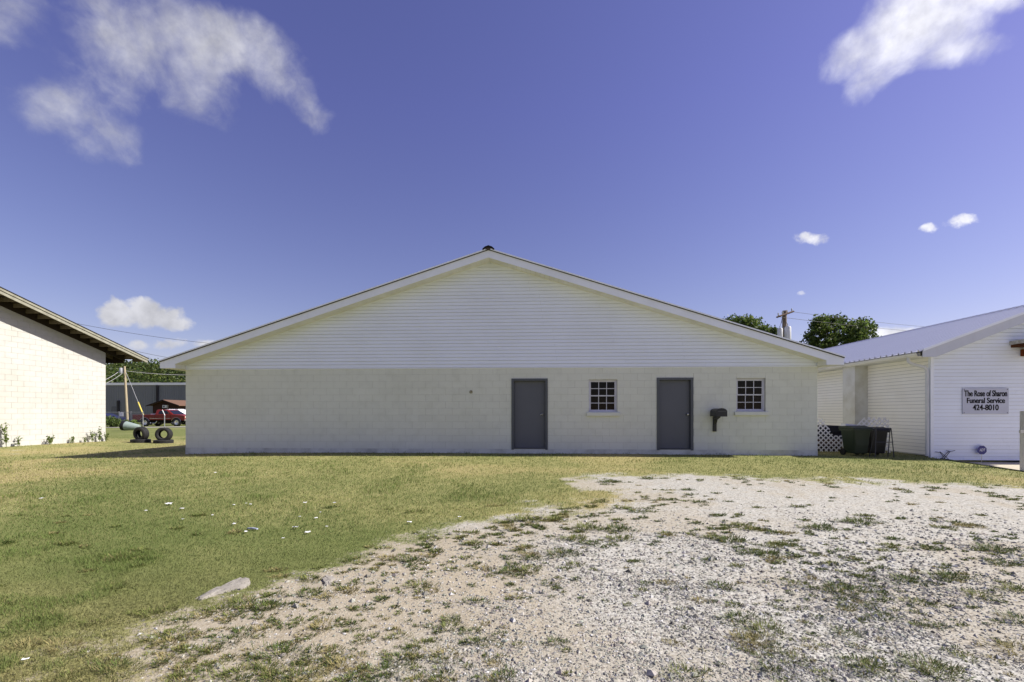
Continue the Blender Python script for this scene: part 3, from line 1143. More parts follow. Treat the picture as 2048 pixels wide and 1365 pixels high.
def text_mesh(name, s, size, m, parent, loc, rot=(R(90), 0, 0), bold=.012, xs=1.0, shear=0.0, spacing=1.0, depth=.001):
    cu = bpy.data.curves.new(name, 'FONT')
    cu.body = s
    cu.size = size
    cu.align_x = 'CENTER'
    cu.align_y = 'CENTER'
    cu.offset = bold * size
    cu.shear = shear
    cu.space_character = spacing
    cu.extrude = depth
    t = bpy.data.objects.new('tmp', cu)
    COL.objects.link(t)
    dg = bpy.context.evaluated_depsgraph_get()
    me = bpy.data.meshes.new_from_object(t.evaluated_get(dg))
    bpy.data.objects.remove(t)
    me.materials.clear()
    me.materials.append(m)
    me.name = name
    o = put(name, me, parent, loc, rot)
    o.scale = (xs, 1, 1)
    return o


# ------------------------------------------------------------------ white sided building on the right
def side_building():
    B = thing('sided_building', 'white vinyl sided building with ribbed metal roof, gutter and corner downspout', 'building', (11.74, 12.75, 0), ROT)
    W, D = 6.5, 14.0
    er, ez, sl, ov = -.56, 2.92, .44, .3
    rzu = 3.25
    sl = (4.36 - ez) / (rzu - er)
    top = lambda u: ez + sl * (u - er) if u < rzu else ez + sl * (2 * rzu - u - er)
    Mv = M_vinyl
    MB().prism([(.0, .02), (W, .02), (W, top(0) - .1), (rzu, top(rzu) - .1), (0, top(0) - .1)], .02, D).build('wall', mat('sheathing', srgb(190, 190, 184), .8, .2), B)
    MB().box(.03, W - .03, .035, D - .03, -.5, .02).build('foundation', mat('dark_foundation', srgb(70, 70, 68), .9, .1, var=.5, vscale=3), B)
    siding_wall(B, .06, W - .06, -.09, top(rzu) - .2, lambda u, o, z: (u, .004 - o, z),
                lambda z: (.06 if z < top(.06) - .17 else er + (z + .17 - ez) / sl, W - .06 if z < top(.06) - .17 else 2 * rzu - (er + (z + .17 - ez) / sl)))
    siding_wall(B, .06, D - .05, .05, 2.86, lambda u, o, z: (.004 - o, u, z), m=mat('bounce_tint_vinyl', srgb(244, 242, 232), .45, .3, var=.3, vscale=.9, col2=srgb(222, 218, 196), rand=.015))  # white siding; yellowish bounced light is put into its colour
    MB().box(-.022, .06, -.022, .018, -.1, 2.84).build('corner_post', M_trim, B)
    MB().box(-.022, .016, .019, .06, -.1, 2.84).build('corner_post', M_trim, B)
    # roof panels with ribs
    Mr = mat('metal_roof', (.70, .71, .74), .38, .5, metal=.35, var=.15, vscale=1.2, col2=(.58, .59, .62))
    L = .915
    nrm = Vector((-sl, 0, 1)).normalized()
    for s in (0, 1):
        mb = MB()
        prof = []
        for r in range(4):
            y0 = r * L / 4
            prof += [(y0, .0), (y0 + .010, .046), (y0 + .045, .046), (y0 + .052, .0)]
        prof.append((L, 0))
        u0, u1 = (er, rzu) if s == 0 else (2 * rzu - er, rzu)
        for (y, h) in prof:
            mb.v += [(u0, y, ez + h), (u1, y, top(rzu) + h), (u0, y, ez + h - .012), (u1, y, top(rzu) + h - .012)]
        for k in range(len(prof) - 1):
            i = k * 4
            mb.f += [(i, i + 4, i + 5, i + 1), (i + 2, i + 3, i + 7, i + 6), (i, i + 2, i + 6, i + 4), (i + 1, i + 5, i + 7, i + 3)]
        me = mb.data('roof_panel', Mr)
        for k in range(16):
            put('roof_panel', me, B, (0, -ov + k * L, 0))
    MB().prism([(rzu - .16, top(rzu) - .028), (rzu, top(rzu) + .045), (rzu + .16, top(rzu) - .028), (rzu, top(rzu) + .03)], -ov - .02, D + .36).build('ridge_cap', mat('ridge_metal', srgb(120, 124, 138), .4, .5, metal=.4), B)
    for s in (-1, 1):
        a = (er + .1) if s < 0 else (2 * rzu - er - .1)
        pts = [(rzu, top(rzu) - .022), (a, top(a) - .022), (a, top(a) - .19), (a - s * .35, top(a) - .19), (rzu, top(rzu) - .24)]
        MB().prism(pts, -ov - .002, -ov + .02).build('rake_fascia', mat('fascia_metal', srgb(196, 200, 210), .4, .4, var=.2, vscale=2), B)
        pts = [(rzu, top(rzu) + .03), (a, top(a) + .03), (a, top(a) - .035), (rzu, top(rzu) - .035)]
        MB().prism(pts, -ov - .022, -ov - .004).build('rake_trim', M_trim, B)
        pts = [(rzu, top(rzu) - .205), (a - s * .3, top(a - s * .3) - .205), (a - s * .3, top(a - s * .3) - .19), (rzu, top(rzu) - .19)]
        MB().prism(pts, -ov + .021, .0).build('rake_soffit', M_soffit, B)
    MB().box(er + .11, .0, -ov + .021, D, ez - .13, ez - .118).build('eave_soffit', M_soffit, B)
    # gutter
    gx, gzz = er - .005, ez - .03
    MB().prism([(gx + .105, gzz), (gx + .105, gzz - .10), (gx + .03, gzz - .10), (gx - .0, gzz - .05), (gx - .01, gzz), (gx, gzz), (gx + .01, gzz - .045), (gx + .035, gzz - .09), (gx + .095, gzz - .09), (gx + .095, gzz)], -.22, D).build('gutter', mat('gutter_cream', srgb(224, 222, 208), .45, .4, var=.3, vscale=2), B)
    dn = MB().tube([(er + .05, .12, ez - .12), (er + .05, .12, ez - .24), (er + .12, .10, ez - .30), (-.14, .06, ez - .40), (-.075, .04, ez - .47), (-.07, .04, ez - .6), (-.07, .04, 1.2), (-.07, .04, .02)], .042, 10)
    dn.build('downspout', mat('downspout_white', srgb(206, 208, 210), .45, .4, var=.3, vscale=3), B, smooth=True)
    # boxed chase on the long wall
    C = MB().box(-.42, -.005, 2.42, 3.02, -.2, ez - .131).build('chase', mat('chase_panel', srgb(212, 212, 204), .7, .2, var=.5, vscale=2.5, col2=srgb(165, 160, 135)), B)
    # little roof over the front
    A = thing('awning', None, None)
    A.parent = B
    MB().box(2.06, 4.6, -.62, -.02, 3.12, 3.22).build('awning_fascia', mat('peeling_white', srgb(190, 190, 188), .8, .2, var=.9, vscale=9, col2=srgb(110, 100, 84), bump=.6), A)
    MB().box(2.10, 4.6, -.58, -.02, 3.04, 3.119).build('awning_board', mat('rotten_wood', srgb(92, 58, 40), .9, .1, var=.7, vscale=9, col2=srgb(38, 26, 20)), A)
    MB().box(2.2, 4.6, -.55, -.45, 2.985, 3.039).build('awning_trim', M_trim, A)
    MB().box(2.35, 2.47, -.50, -.02, 2.80, 2.984).build('awning_bracket', mat('rust_wood', srgb(116, 62, 34), .9, .1, var=.6, vscale=12, col2=srgb(60, 30, 20)), A)
    return B


side_building()

c3, s3 = math.cos(ROT), math.sin(ROT)


def rb(u, v, z=0):     # a point in the white building's frame
    return (11.74 + u * c3 - v * s3, 12.75 + u * s3 + v * c3, z)


def mbp(u, v, z=0):    # a point in the block building's frame
    return (-.645 + u * c3 - v * s3, 13.385 + u * s3 + v * c3, z)


# name board
S = thing('sign_board', 'grey board with black lettering screwed to the white siding', 'sign', rb(1.425, -.022, 1.56), ROT)
MB().box(-.608, .608, -.012, .0, -.358, .358).build('board', mat('sign_grey', srgb(186, 190, 206), .5, .3, var=.2, vscale=3), S)
M_ink = mat('sign_ink', (.008, .008, .010), .6, .2)
for s, z, w, h in (("The Rose of Sharon", .205, 1.13, .215), ("Funeral Service", .01, 1.0, .195), ("424-8010", -.185, .68, .205)):
    for dx_ in (-.0045, 0, .0045):
        o = text_mesh('lettering', s, h, M_ink, S, (dx_, -.0135 - dx_ * .1, z), bold=.018)
        bb = [v.co.x for v in o.data.vertices]
        o.scale = (w / (max(bb) - min(bb)), 1.08, 1)
for sx in (-.57, .57):
    for zz in (-.325, .325):
        MB().lathe([(0, -.006), (.010, -.005), (.012, 0)], 10, 'y', (sx, -.012, zz)).build('screw', mat('screw_dark', (.03, .03, .03), .5, .4), S)

# security stake sign
S = thing('stake_sign', 'small blue octagonal yard sign on a thin stake before the white siding', 'sign', rb(1.262, -.10, -.14), ROT)
oc = [(.128 * math.cos(R(22.5 + 45 * k)), .345 + .128 * math.sin(R(22.5 + 45 * k))) for k in range(8)]
MB().prism(oc, -.008, .0).build('plate', mat('sign_blue', srgb(52, 52, 120), .4, .4), S)
M_white = mat('sign_white', (.75, .75, .76), .5, .3)
o = text_mesh('lettering', "ADT", .10, M_white, S, (0, -.0095, .345), bold=.012, shear=.3)
bb = [v.co.x for v in o.data.vertices]
o.scale = (.155 / (max(bb) - min(bb)), 1.1, 1)
MB().tube([(0, .006, 0), (0, .006, .36)], .006, 8).build('stake', M_steel, S)

# folded wire stand
S = thing('folding_stand', 'black wire folding stand lying open against the white siding', 'stand', rb(.32, -.07, 0), ROT)
Mb = mat('black_wire', (.015, .015, .018), .5, .4)
for pts in ([(-.27, 0, .15), (-.17, 0, .135), (-.13, 0, .145), (.16, 0, -.12)], [(.27, .01, .185), (.16, .01, .16), (.10, .01, .165), (-.14, .01, -.09)],
            [(-.13, .02, .145), (.07, .02, -.12)], [(.16, .03, .16), (-.05, .03, -.11)], [(.05, .02, .18), (.16, .02, .16)]):
    MB().tube(pts, .0075, 6).build('rod', Mb, S)

# concrete slab, black strip along the lawn edge, railing
o = MB().prism([(float(pad_edge_x(6.3)) + .05, 6.3), (22, 6.3), (22, 12.2), (11.80, 12.72), (float(pad_edge_x(12.7)) + .05, 12.72)], -.32, -.14, 'z').build('concrete_slab', M_conc)
o['kind'] = 'structure'
ed = [(float(pad_edge_x(y)) + .03, y, g1(float(pad_edge_x(y)) - .02, y) - .01) for y in np.linspace(9.6, 12.3, 12)]
o = MB().tube(ed, .032, 8).build('lawn_edge_strip', M_black, None, True)
tag(o, 'black strip along the lawn edge beside the concrete slab', 'edging')
Rl = thing('wood_railing', 'weathered grey wooden railing post with crossing rail on the concrete slab', 'railing', (12.10, 10.75, -.14), ROT)
MB().box(-.05, .05, -.05, .05, 0, 1.42).build('post', M_wood_grey, Rl)
MB().box(1.85, 1.95, -.05, .05, 0, 1.42).build('post', M_wood_grey, Rl)
MB().box(-.17, 2.05, -.092, -.052, .90, .97).build('rail', M_wood_grey, Rl)

# ------------------------------------------------------------------ mailbox on the wall
P = thing('mailbox', 'black rural mailbox on a curved bracket mounted to the block wall', 'mailbox', mbp(6.45, 0, 0), ROT)
arch = [(-.14, 1.135), (.14, 1.135), (.14, 1.27)] + [(.14 * math.cos(a), 1.27 + .088 * math.sin(a)) for a in np.linspace(0.2, math.pi - .2, 9)] + [(-.14, 1.27)]
M_mb = mat('mailbox_black', (.02, .021, .023), .45, .4, bump=.15, bscale=60)
bd = MB().prism(arch, -.52, -.06).build('mailbox_body', M_mb, P)
bevel(bd, .008, 2)
MB().prism([(x * 1.04, 1.245 + (z - 1.245) * 1.04) for x, z in arch], -.545, -.521).build('mailbox_door', M_mb, P)
MB().box(-.11, .11, -.556, -.546, 1.265, 1.285).build('door_pull', mat('mailbox_grey', (.06, .06, .065), .4, .5), P)
MB().box(.141, .155, -.44, -.42, 1.16, 1.22).build('flag', mat('flag_dark', (.06, .02, .02), .5, .3), P)
br = MB()
br.prism([(-.0, .70), (-.07, .70), (-.08, .92), (-.14, 1.04), (-.34, 1.10), (-.36, 1.134), (-.02, 1.134), (0, 1.1)], -.045, .045, 'x')
bevel(br.build('bracket', M_mb, P), .008, 2)

# ------------------------------------------------------------------ block building on the left
def left_building():
    B = thing('white_block_building', 'sunlit white block building with deep rafter eaves and weeds at its foot', 'building', (-17.86, 20.0, 0), ROT)
    sl = .292
    LEN, WID = 12.0, 9.0
    wt = lambda v: 3.87 + sl * (-v) if v > -LEN / 2 else 3.87 + sl * (LEN + v)
    rt = lambda v: 4.16 + sl * (-v) if v > -LEN / 2 else 4.16 + sl * (LEN + v)
    ro, eo = .72, 1.36
    Mb = mat('white_block_paint', srgb(190, 189, 183), .75, .2, var=.35, vscale=.8, col2=srgb(170, 166, 148), bump=.3, bscale=50, rand=.02, var2=.15, v2scale=3)
    MB().prism([(-LEN, -.5), (0, -.5), (0, wt(0)), (-LEN / 2, wt(-LEN / 2)), (-LEN, wt(-LEN))], -WID, -.006, 'x').build('wall', mat('white_mortar', srgb(174, 171, 158), .85, .1, var=.4, vscale=3), B)
    todo = []
    row = 0
    z = -.2
    while z < wt(-LEN / 2):
        v = 0.0 + (.2 if row % 2 else 0)
        while v > -LEN:
            a, b = max(v - .4, -LEN) + .003, min(v, 0) - .003
            z0, z1 = z + .003, z + .197
            if b - a > .02:
                # clip under the sloping roof line
                pts = [(a, z0), (b, z0), (b, z1), (a, z1)]
                outp = []
                for i in range(4):
                    p, q = pts[i], pts[(i + 1) % 4]
                    dp, dq = wt(p[0]) - p[1], wt(q[0]) - q[1]
                    if dp >= 0:
                        outp.append(p)
                    if (dp >= 0) != (dq >= 0):
                        t = dp / (dp - dq)
                        outp.append((p[0] + (q[0] - p[0]) * t, p[1] + (q[1] - p[1]) * t))
                if len(outp) >= 3:
                    todo.append((v, outp))
            v -= .4
        z += .2
        row += 1
    todo.sort(key=lambda t: abs(t[0] + 2.0))
    rest = MB()
    cache = {}
    for k, (v, pts) in enumerate(todo):
        if k < 298:
            o0 = pts[0]
            key = tuple((round(p[0] - o0[0], 3), round(p[1] - o0[1], 3)) for p in pts)
            if key not in cache:
                cache[key] = MB().prism(list(key), -.02, 0, 'x').data('block', Mb)
            put('block', cache[key], B, (rng.uniform(-.001, .001), o0[0], o0[1]))
        else:
            rest.prism(pts, -.02, 0, 'x')
    rest.build('block_courses', Mb, B)['kind'] = 'stuff'
    Mw = mat('old_roof_wood', srgb(150, 148, 132), .85, .15, var=.6, vscale=5, col2=srgb(108, 106, 92), bump=.3)
    Md = mat('dark_brown_trim', srgb(54, 47, 40), .85, .1, var=.4, vscale=5)
    # roof deck (two slopes), shingle, fascia, lookouts
    hi = LEN / 2
    for s in (0, 1):
        f = (lambda v: v) if s == 0 else (lambda v: -LEN - v)
        q = [(f(eo), rt(0) - sl * eo), (f(-hi), rt(-hi)), (f(-hi), rt(-hi) - .03), (f(eo), rt(0) - sl * eo - .03)]
        MB().prism(q, -WID - .5, ro - .03, 'x').build('roof_deck', Md, B)
        q = [(f(eo + .04), rt(0) - sl * (eo + .04) + .022), (f(-hi), rt(-hi) + .022), (f(-hi), rt(-hi) + .002), (f(eo + .04), rt(0) - sl * (eo + .04) + .002)]
        MB().prism(q, -WID - .5, ro + .05, 'x').build('shingles', M_shingle, B)
        for (t0, t1, x0, x1) in ((-.002, -.085, ro + .003, ro + .028), (-.085, -.2, ro - .025, ro + .002)):
            q = [(f(eo), rt(0) - sl * eo + t0), (f(-hi), rt(-hi) + t0), (f(-hi), rt(-hi) + t1), (f(eo), rt(0) - sl * eo + t1)]
            MB().prism(q, x0, x1, 'x').build('rake_board', Mw, B)
        q = [(f(eo - .45), rt(0) - sl * (eo - .45) - .04), (f(-hi), rt(-hi) - .035), (f(-hi), rt(-hi) - .30), (f(eo - .45), rt(0) - sl * (eo - .45) - .30)]
        MB().prism(q, -.02, .035, 'x').build('wall_trim', Md, B)
    Ml = mat('lookout_wood', srgb(108, 100, 84), .85, .1, var=.5, vscale=5, col2=srgb(78, 70, 56))
    me = MB().box(.036, ro - .026, 0, .04, -.175, -.032).data('lookout', Ml)
    v = eo - .08
    while v > -hi + .1:
        put('lookout', me, B, (0, v, rt(0) - sl * v))
        v -= .405
    me2 = MB().prism([(-.9, .03), (eo - .04, -sl * eo - .03), (eo - .04, -sl * eo - .16), (-.9, -.11)], -.02, .02, 'x').data('rafter_tail', Ml)
    for k in range(10):
        put('rafter_tail', me2, B, (-.55 - k * .6, 0, rt(0)))
    MB().box(-WID - .45, -.03, eo - .48, eo - .44, rt(0) - sl * eo - .26, rt(0) - sl * (eo - .44) - .032).build('eave_board', Md, B)


left_building()


# ------------------------------------------------------------------ weeds by the left wall
def weed(x, y, h, spread, n, label, sd):
    r = np.random.default_rng(sd)
    T = thing('weed_plant', label, 'weed', (x, y, g1(x, y)))
    stems = MB()
    pts, cols = [], []
    for k in range(max(2, n // 40)):
        a, l = r.uniform(0, 6.28), h * r.uniform(.6, 1)
        dx, dy = math.cos(a) * spread * r.uniform(.2, .8), math.sin(a) * spread * r.uniform(.2, .8)
        path = [(0, 0, -.02), (dx * .3, dy * .3, l * .45), (dx, dy, l)]
        stems.tube(path, [.006, .005, .003], 5)
        for j in range(n // max(2, n // 40)):
            t = r.uniform(.2, 1.0)
            p = np.array([dx * t * t, dy * t * t, l * t]) + r.normal(0, .03, 3)
            s = r.uniform(.02, .05)
            u = r.normal(0, 1, 3)
            u /= np.linalg.norm(u)
            w = np.cross(u, r.normal(0, 1, 3))
            w /= np.linalg.norm(w)
            pts += [p - u * s, p + w * s * .5, p + u * s, p - w * s * .5]
            cols.append(np.array([.12, .16, .04]) * r.uniform(.6, 1.6))
    stems.build('stem', mat('weed_stem', (.16, .17, .06), .8, .1), T)
    fast_mesh('foliage', np.array(pts), 0, 4, np.array(cols), attr_mat('weed_leaf', .6, .2, .3), T, None)


lw = lambda v, off=.18: (-17.86 + off * c3 - v * s3, 20 + off * s3 + v * c3)
for i, (v, h, sp, n, lab) in enumerate([
        (-3.9, .98, .22, 150, 'tallest leafy weed growing against the white block wall'),
        (-3.55, .36, .16, 90, 'low bushy weed beside the tallest one at the white block wall'),
        (-2.45, .40, .20, 110, 'bright green weed alone at the middle of the white block wall'),
        (-1.62, .36, .14, 60, 'thin pale weed between the bright green one and the corner clump'),
        (-1.1, .26, .10, 40, 'smallest thin weed at the foot of the white block wall'),
        (-.78, .50, .14, 100, 'leggy weed at the near end of the corner clump by the white wall'),
        (-.46, .66, .15, 120, 'tall seeding weed in the middle of the corner clump by the white wall'),
        (-.15, .46, .13, 90, 'reddish green weed right at the corner of the white block wall')]):
    x, y = lw(v)
    weed(x, y, h, sp, n, lab, 100 + i)


# ------------------------------------------------------------------ tyres
M_rub = mat('tyre_rubber', (.022, .022, .023), .75, .25, var=.4, vscale=12, col2=(.05, .048, .045), bump=.4, bscale=60)


def tyre_mesh(ro, ri, w):
    pr = [(ri, -w * .36), (ri + .02, -w * .46), ((ro + ri) / 2, -w * .52), (ro - .025, -w * .47), (ro - .005, -w * .38)]
    for k in range(4):
        c = -w * .38 + (k + .5) * w * .76 / 4
        pr += [(ro, c - w * .07), (ro, c + w * .07), (ro - .008, c + w * .075), (ro - .008, c + w * .11)]
    pr += [(ro - .005, w * .38), (ro - .025, w * .47), ((ro + ri) / 2, w * .52), (ri + .02, w * .46), (ri, w * .36), (ri + .012, w * .34), ((ro + ri) / 2 + .02, w * .42), (ro - .03, w * .3), (ro - .03, -w * .3), ((ro + ri) / 2 + .02, -w * .42), (ri + .012, -w * .34)]
    return MB().lathe(pr, 36, 'z', closed=True).data('tyre', M_rub, True)


stand_me, flat_me = tyre_mesh(.305, .165, .27), tyre_mesh(.365, .20, .17)
for (px, yy, rz_, lab_s, lab_l, lean) in ((281.5, 19.9, -10, 'upright black tyre turned sideways, standing on a flat worn tyre', 'flat worn tyre half hidden in grass under the sideways tyre', 5),
                                          (327, 19.9, 14, 'upright black tyre facing the lawn squarely, standing on a flat tyre', 'flat grey tyre under the squarely facing upright tyre', -2)):
    xx = (px - CXP) / FPX * yy
    z0 = g1(xx, yy)
    o = put('tyre', flat_me, None, (xx, yy, z0 + .06))
    tag(o, lab_l, 'tyre', 'old tyres on the grass')
    o = put('tyre', stand_me, None, (xx + .02, yy, z0 + .145 + .305 - .065), (R(90 + lean), 0, R(rz_)))
    tag(o, lab_s, 'tyre', 'old tyres on the grass')

# ------------------------------------------------------------------ barrel lying on its side
bx, by = (262 - CXP) / FPX * 33.0, 33.0
Bq = thing('plastic_barrel', 'pale green tapered barrel lying on its side with a black open mouth', 'barrel', (bx, by, g1(bx, by) + .32), R(8))
prof = [(.0, .56), (.17, .56), (.19, .54), (.33, -.3), (.335, -.31), (.335, -.52)]
br = MB().lathe([(.0, .56), (.17, .56), (.19, .53), (.33, -.33)], 24, 'x').build('barrel_body', mat('pale_green_plastic', srgb(138, 152, 146), .55, .3, var=.3, vscale=4), Bq, True)
MB().lathe([(.332, -.33), (.345, -.35), (.35, -.54), (.33, -.54), (.31, -.3), (.0, -.28)], 24, 'x').build('barrel_mouth', M_black, Bq, True)
Bq.rotation_euler = (0, R(8), R(8))

# ------------------------------------------------------------------ vehicles
M_red = mat('red_car_paint', srgb(128, 40, 30), .3, .45, var=.3, vscale=1.5, col2=srgb(100, 34, 28))
M_whitecar = mat('white_car_paint', (.75, .75, .76), .25, .5)
M_navy = mat('navy_car_paint', srgb(28, 32, 62), .25, .5)
M_cglass = mat('car_glass', (.012, .013, .016), .06, .6)
M_tyre2 = mat('car_tyre', (.06, .06, .058), .85, .2)
M_chrome = mat('chrome', (.72, .72, .72), .22, .5, metal=1.0)
M_under = mat('underbody', (.012, .012, .012), .9, .1)


def vehicle(name, label, cat, loc, rz, paint, length, width, wb, front, low, belt, prof_top, house, wheel_r, trim=True, bed=None):
    """x forward from the rear axle. prof_top: body outline above, rear to front; house: glasshouse side outline."""
    T = thing(name, label, cat, loc, rz)
    rear = length - wb - front
    arch = lambda cx: [(cx + (wheel_r + .09) * math.cos(a), wheel_r + (wheel_r + .09) * math.sin(a)) for a in np.linspace(math.radians(-8), math.pi + math.radians(8), 11)]
    low_l = [(wb + front - .06, low)] + [p for p in arch(wb) if p[1] >= low - .001] + [p for p in arch(0) if p[1] >= low - .001] + [(-rear + .03, low + .06)]
    o = MB().prism(prof_top + low_l, -width / 2, width / 2).build('body', paint, T)
    bevel(o, .04, 2)
    # glasshouse, narrower towards the roof
    n = len(house)
    zt, zb = max(p[1] for p in house), min(p[1] for p in house)
    half = lambda z: width / 2 - .05 - (z - zb) / (zt - zb) * .17
    mb = MB()
    mb.v = [(x, -half(z), z) for x, z in house] + [(x, half(z), z) for x, z in house]
    mb.f = [tuple(range(n)), tuple(reversed(range(n, 2 * n)))] + [(k, (k + 1) % n, n + (k + 1) % n, n + k) for k in range(n)]
    bevel(mb.build('cab', paint, T), .03, 2)
    return T, half


def wheels(T, wb, r, width):
    for cx in (0, wb):
        for s in (-1, 1):
            y = s * (width / 2 - .13)
            w = MB().lathe([(r * .6, -.11), (r * .92, -.115), (r, -.085), (r, .085), (r * .92, .115), (r * .6, .11)], 28, 'y', (cx, y, r)).build('wheel', M_tyre2, T, True)
            MB().lathe([(0, s * .07), (r * .2, s * .085), (r * .28, s * .04), (r * .5, s * .05), (r * .58, s * .112), (r * .62, s * .108), (r * .6, -s * .1)], 24, 'y', (cx, y, r)).build('rim', M_chrome, w, True)


def side_pane(T, half, pts, name='side_window'):
    for s in (-1, 1):
        MB().poly([(x, s * (half(z) + .012), z) for x, z in pts] + []).prism([(0, 0), (.001, 0), (0, .001)], 0, .0001).build(name, M_cglass, T)


def pane(T, pts, name='windscreen'):
    MB().poly(pts).build(name, M_cglass, T)


# red pickup
ty = 49.2
tx = (290.9 - CXP) / FPX * 48.35
tz = g1(tx, ty)
wb, fr, L_, Wd = 3.35, .95, 5.6, 1.95
T, half = vehicle('pickup_truck', 'red single cab pickup truck with raised chrome wheels parked by the gravel lane', 'pickup truck', (tx, ty, tz), 0, M_red, L_, Wd, wb, fr, .60, 1.25,
                  [(-1.27, .66), (-1.28, 1.24), (1.05, 1.25), (1.06, 1.30), (2.95, 1.28), (4.1, 1.18), (4.24, 1.1), (4.26, .66)],
                  [(1.08, 1.24), (1.14, 1.74), (1.25, 1.79), (2.2, 1.78), (2.35, 1.72), (3.0, 1.26)], .42)
wheels(T, wb, .42, Wd)
side_pane(T, half, [(1.42, 1.32), (1.48, 1.67), (2.2, 1.68), (2.62, 1.34)])
hw = lambda z: half(z) - .08
pane(T, [(2.99, -hw(1.3), 1.30), (2.99, hw(1.3), 1.30), (2.42, hw(1.7), 1.71), (2.42, -hw(1.7), 1.71)])
pane(T, [(1.075, -hw(1.3), 1.32), (1.075, hw(1.3), 1.32), (1.125, hw(1.68), 1.68), (1.125, -hw(1.68), 1.68)], 'rear_window')
for s in (-1, 1):
    y0 = s * (Wd / 2 + .006)
    MB().box(.55, 2.8, min(y0, y0 + s * .012), max(y0, y0 + s * .012), .83, .865).build('trim_strip', M_chrome, T)
    for cx in (0, wb):
        ar = [(cx + .52 * math.cos(a), y0, .42 + .52 * math.sin(a)) for a in np.linspace(.3, math.pi - .3, 12)]
        MB().tube(ar, .018, 6).build('wheel_arch_trim', M_chrome, T)
    MB().box(4.19, 4.275, s * .72 - .2, s * .72 + .2, .92, 1.08).build('headlight', mat('headlight', (.8, .74, .6), .2, .5), T)
    MB().box(2.45, 2.6, min(s * 1.0, s * 1.16), max(s * 1.0, s * 1.16), 1.3, 1.46).build('mirror', M_black, T)
    MB().box(-1.295, -1.27, s * .88 - .06, s * .88 + .06, .9, 1.15).build('tail_light', mat('tail_red', (.25, .01, .01), .3, .5), T)
    MB().box(1.10, 1.115, min(y0, y0 + s * .004), max(y0, y0 + s * .004), .7, 1.24).build('door_seam', M_under, T)
    MB().box(2.75, 2.765, min(y0, y0 + s * .004), max(y0, y0 + s * .004), .7, 1.26).build('door_seam', M_under, T)
bevel(MB().box(4.2, 4.34, -.97, .97, .58, .78).build('front_bumper', M_chrome, T), .03)
bevel(MB().box(-1.4, -1.26, -.95, .95, .56, .74).build('rear_bumper', M_chrome, T), .03)
MB().box(4.255, 4.285, -.5, .5, .85, 1.06).build('grille', M_under, T)
MB().box(-1.1, 4.0, -.75, .75, .42, .70).build('chassis', M_under, T)
MB().tube([(.75, -.85, .33), (1.1, -.86, .36), (1.25, -.86, .55)], .06, 8).build('exhaust', M_chrome, T)
tag(MB().box(.35, 1.0, -.6, .6, 1.15, 1.36).build('tool_box', mat('tool_white', (.6, .6, .58), .5, .4), T))

# white SUV behind, facing the other way
sy = 53.5
sx = (374 - CXP) / FPX * sy
T, half = vehicle('parked_suv', 'white sport utility car parked behind the red pickup truck', 'car', (sx - .95, sy, g1(sx, sy)), R(180), M_whitecar, 4.7, 1.85, 2.75, .95, .45, 1.05,
                  [(-.98, .55), (-1.0, 1.12), (-.9, 1.17), (2.2, 1.16), (3.45, 1.05), (3.66, .9), (3.68, .5)],
                  [(-.92, 1.16), (-.55, 1.72), (-.4, 1.78), (1.1, 1.78), (1.35, 1.72), (2.25, 1.15)], .36)
wheels(T, 2.75, .36, 1.85)
side_pane(T, half, [(-.72, 1.24), (-.45, 1.64), (-.02, 1.67), (-.02, 1.24)])
side_pane(T, half, [(.08, 1.24), (.08, 1.67), (.85, 1.67), (.85, 1.22)])
side_pane(T, half, [(.95, 1.22), (.95, 1.67), (1.25, 1.65), (1.9, 1.22)])
MB().box(-.35, 1.0, -.55, -.5, 1.81, 1.84).box(-.35, 1.0, .5, .55, 1.81, 1.84).box(-.2, -.16, -.5, .5, 1.79, 1.835).box(.8, .84, -.5, .5, 1.79, 1.835).build('roof_rack', M_whitecar, T)

# dark car by the metal building
dy = 60.0
dx = (216 - CXP) / FPX * dy
T, half = vehicle('parked_car', 'dark navy car parked against the grey metal building', 'car', (dx - 1.3, dy, g1(dx, dy)), 0, M_navy, 4.5, 1.8, 2.65, .9, .3, .9,
                  [(-.93, .45), (-.95, .95), (-.2, 1.0), (2.2, .98), (3.4, .82), (3.53, .4)],
                  [(-.35, .99), (.25, 1.4), (1.35, 1.41), (2.2, .97)], .33)
wheels(T, 2.65, .33, 1.8)
side_pane(T, half, [(-.1, 1.04), (.3, 1.34), (.8, 1.35), (.8, 1.04)])
side_pane(T, half, [(.9, 1.04), (.9, 1.35), (1.3, 1.35), (1.9, 1.03)])

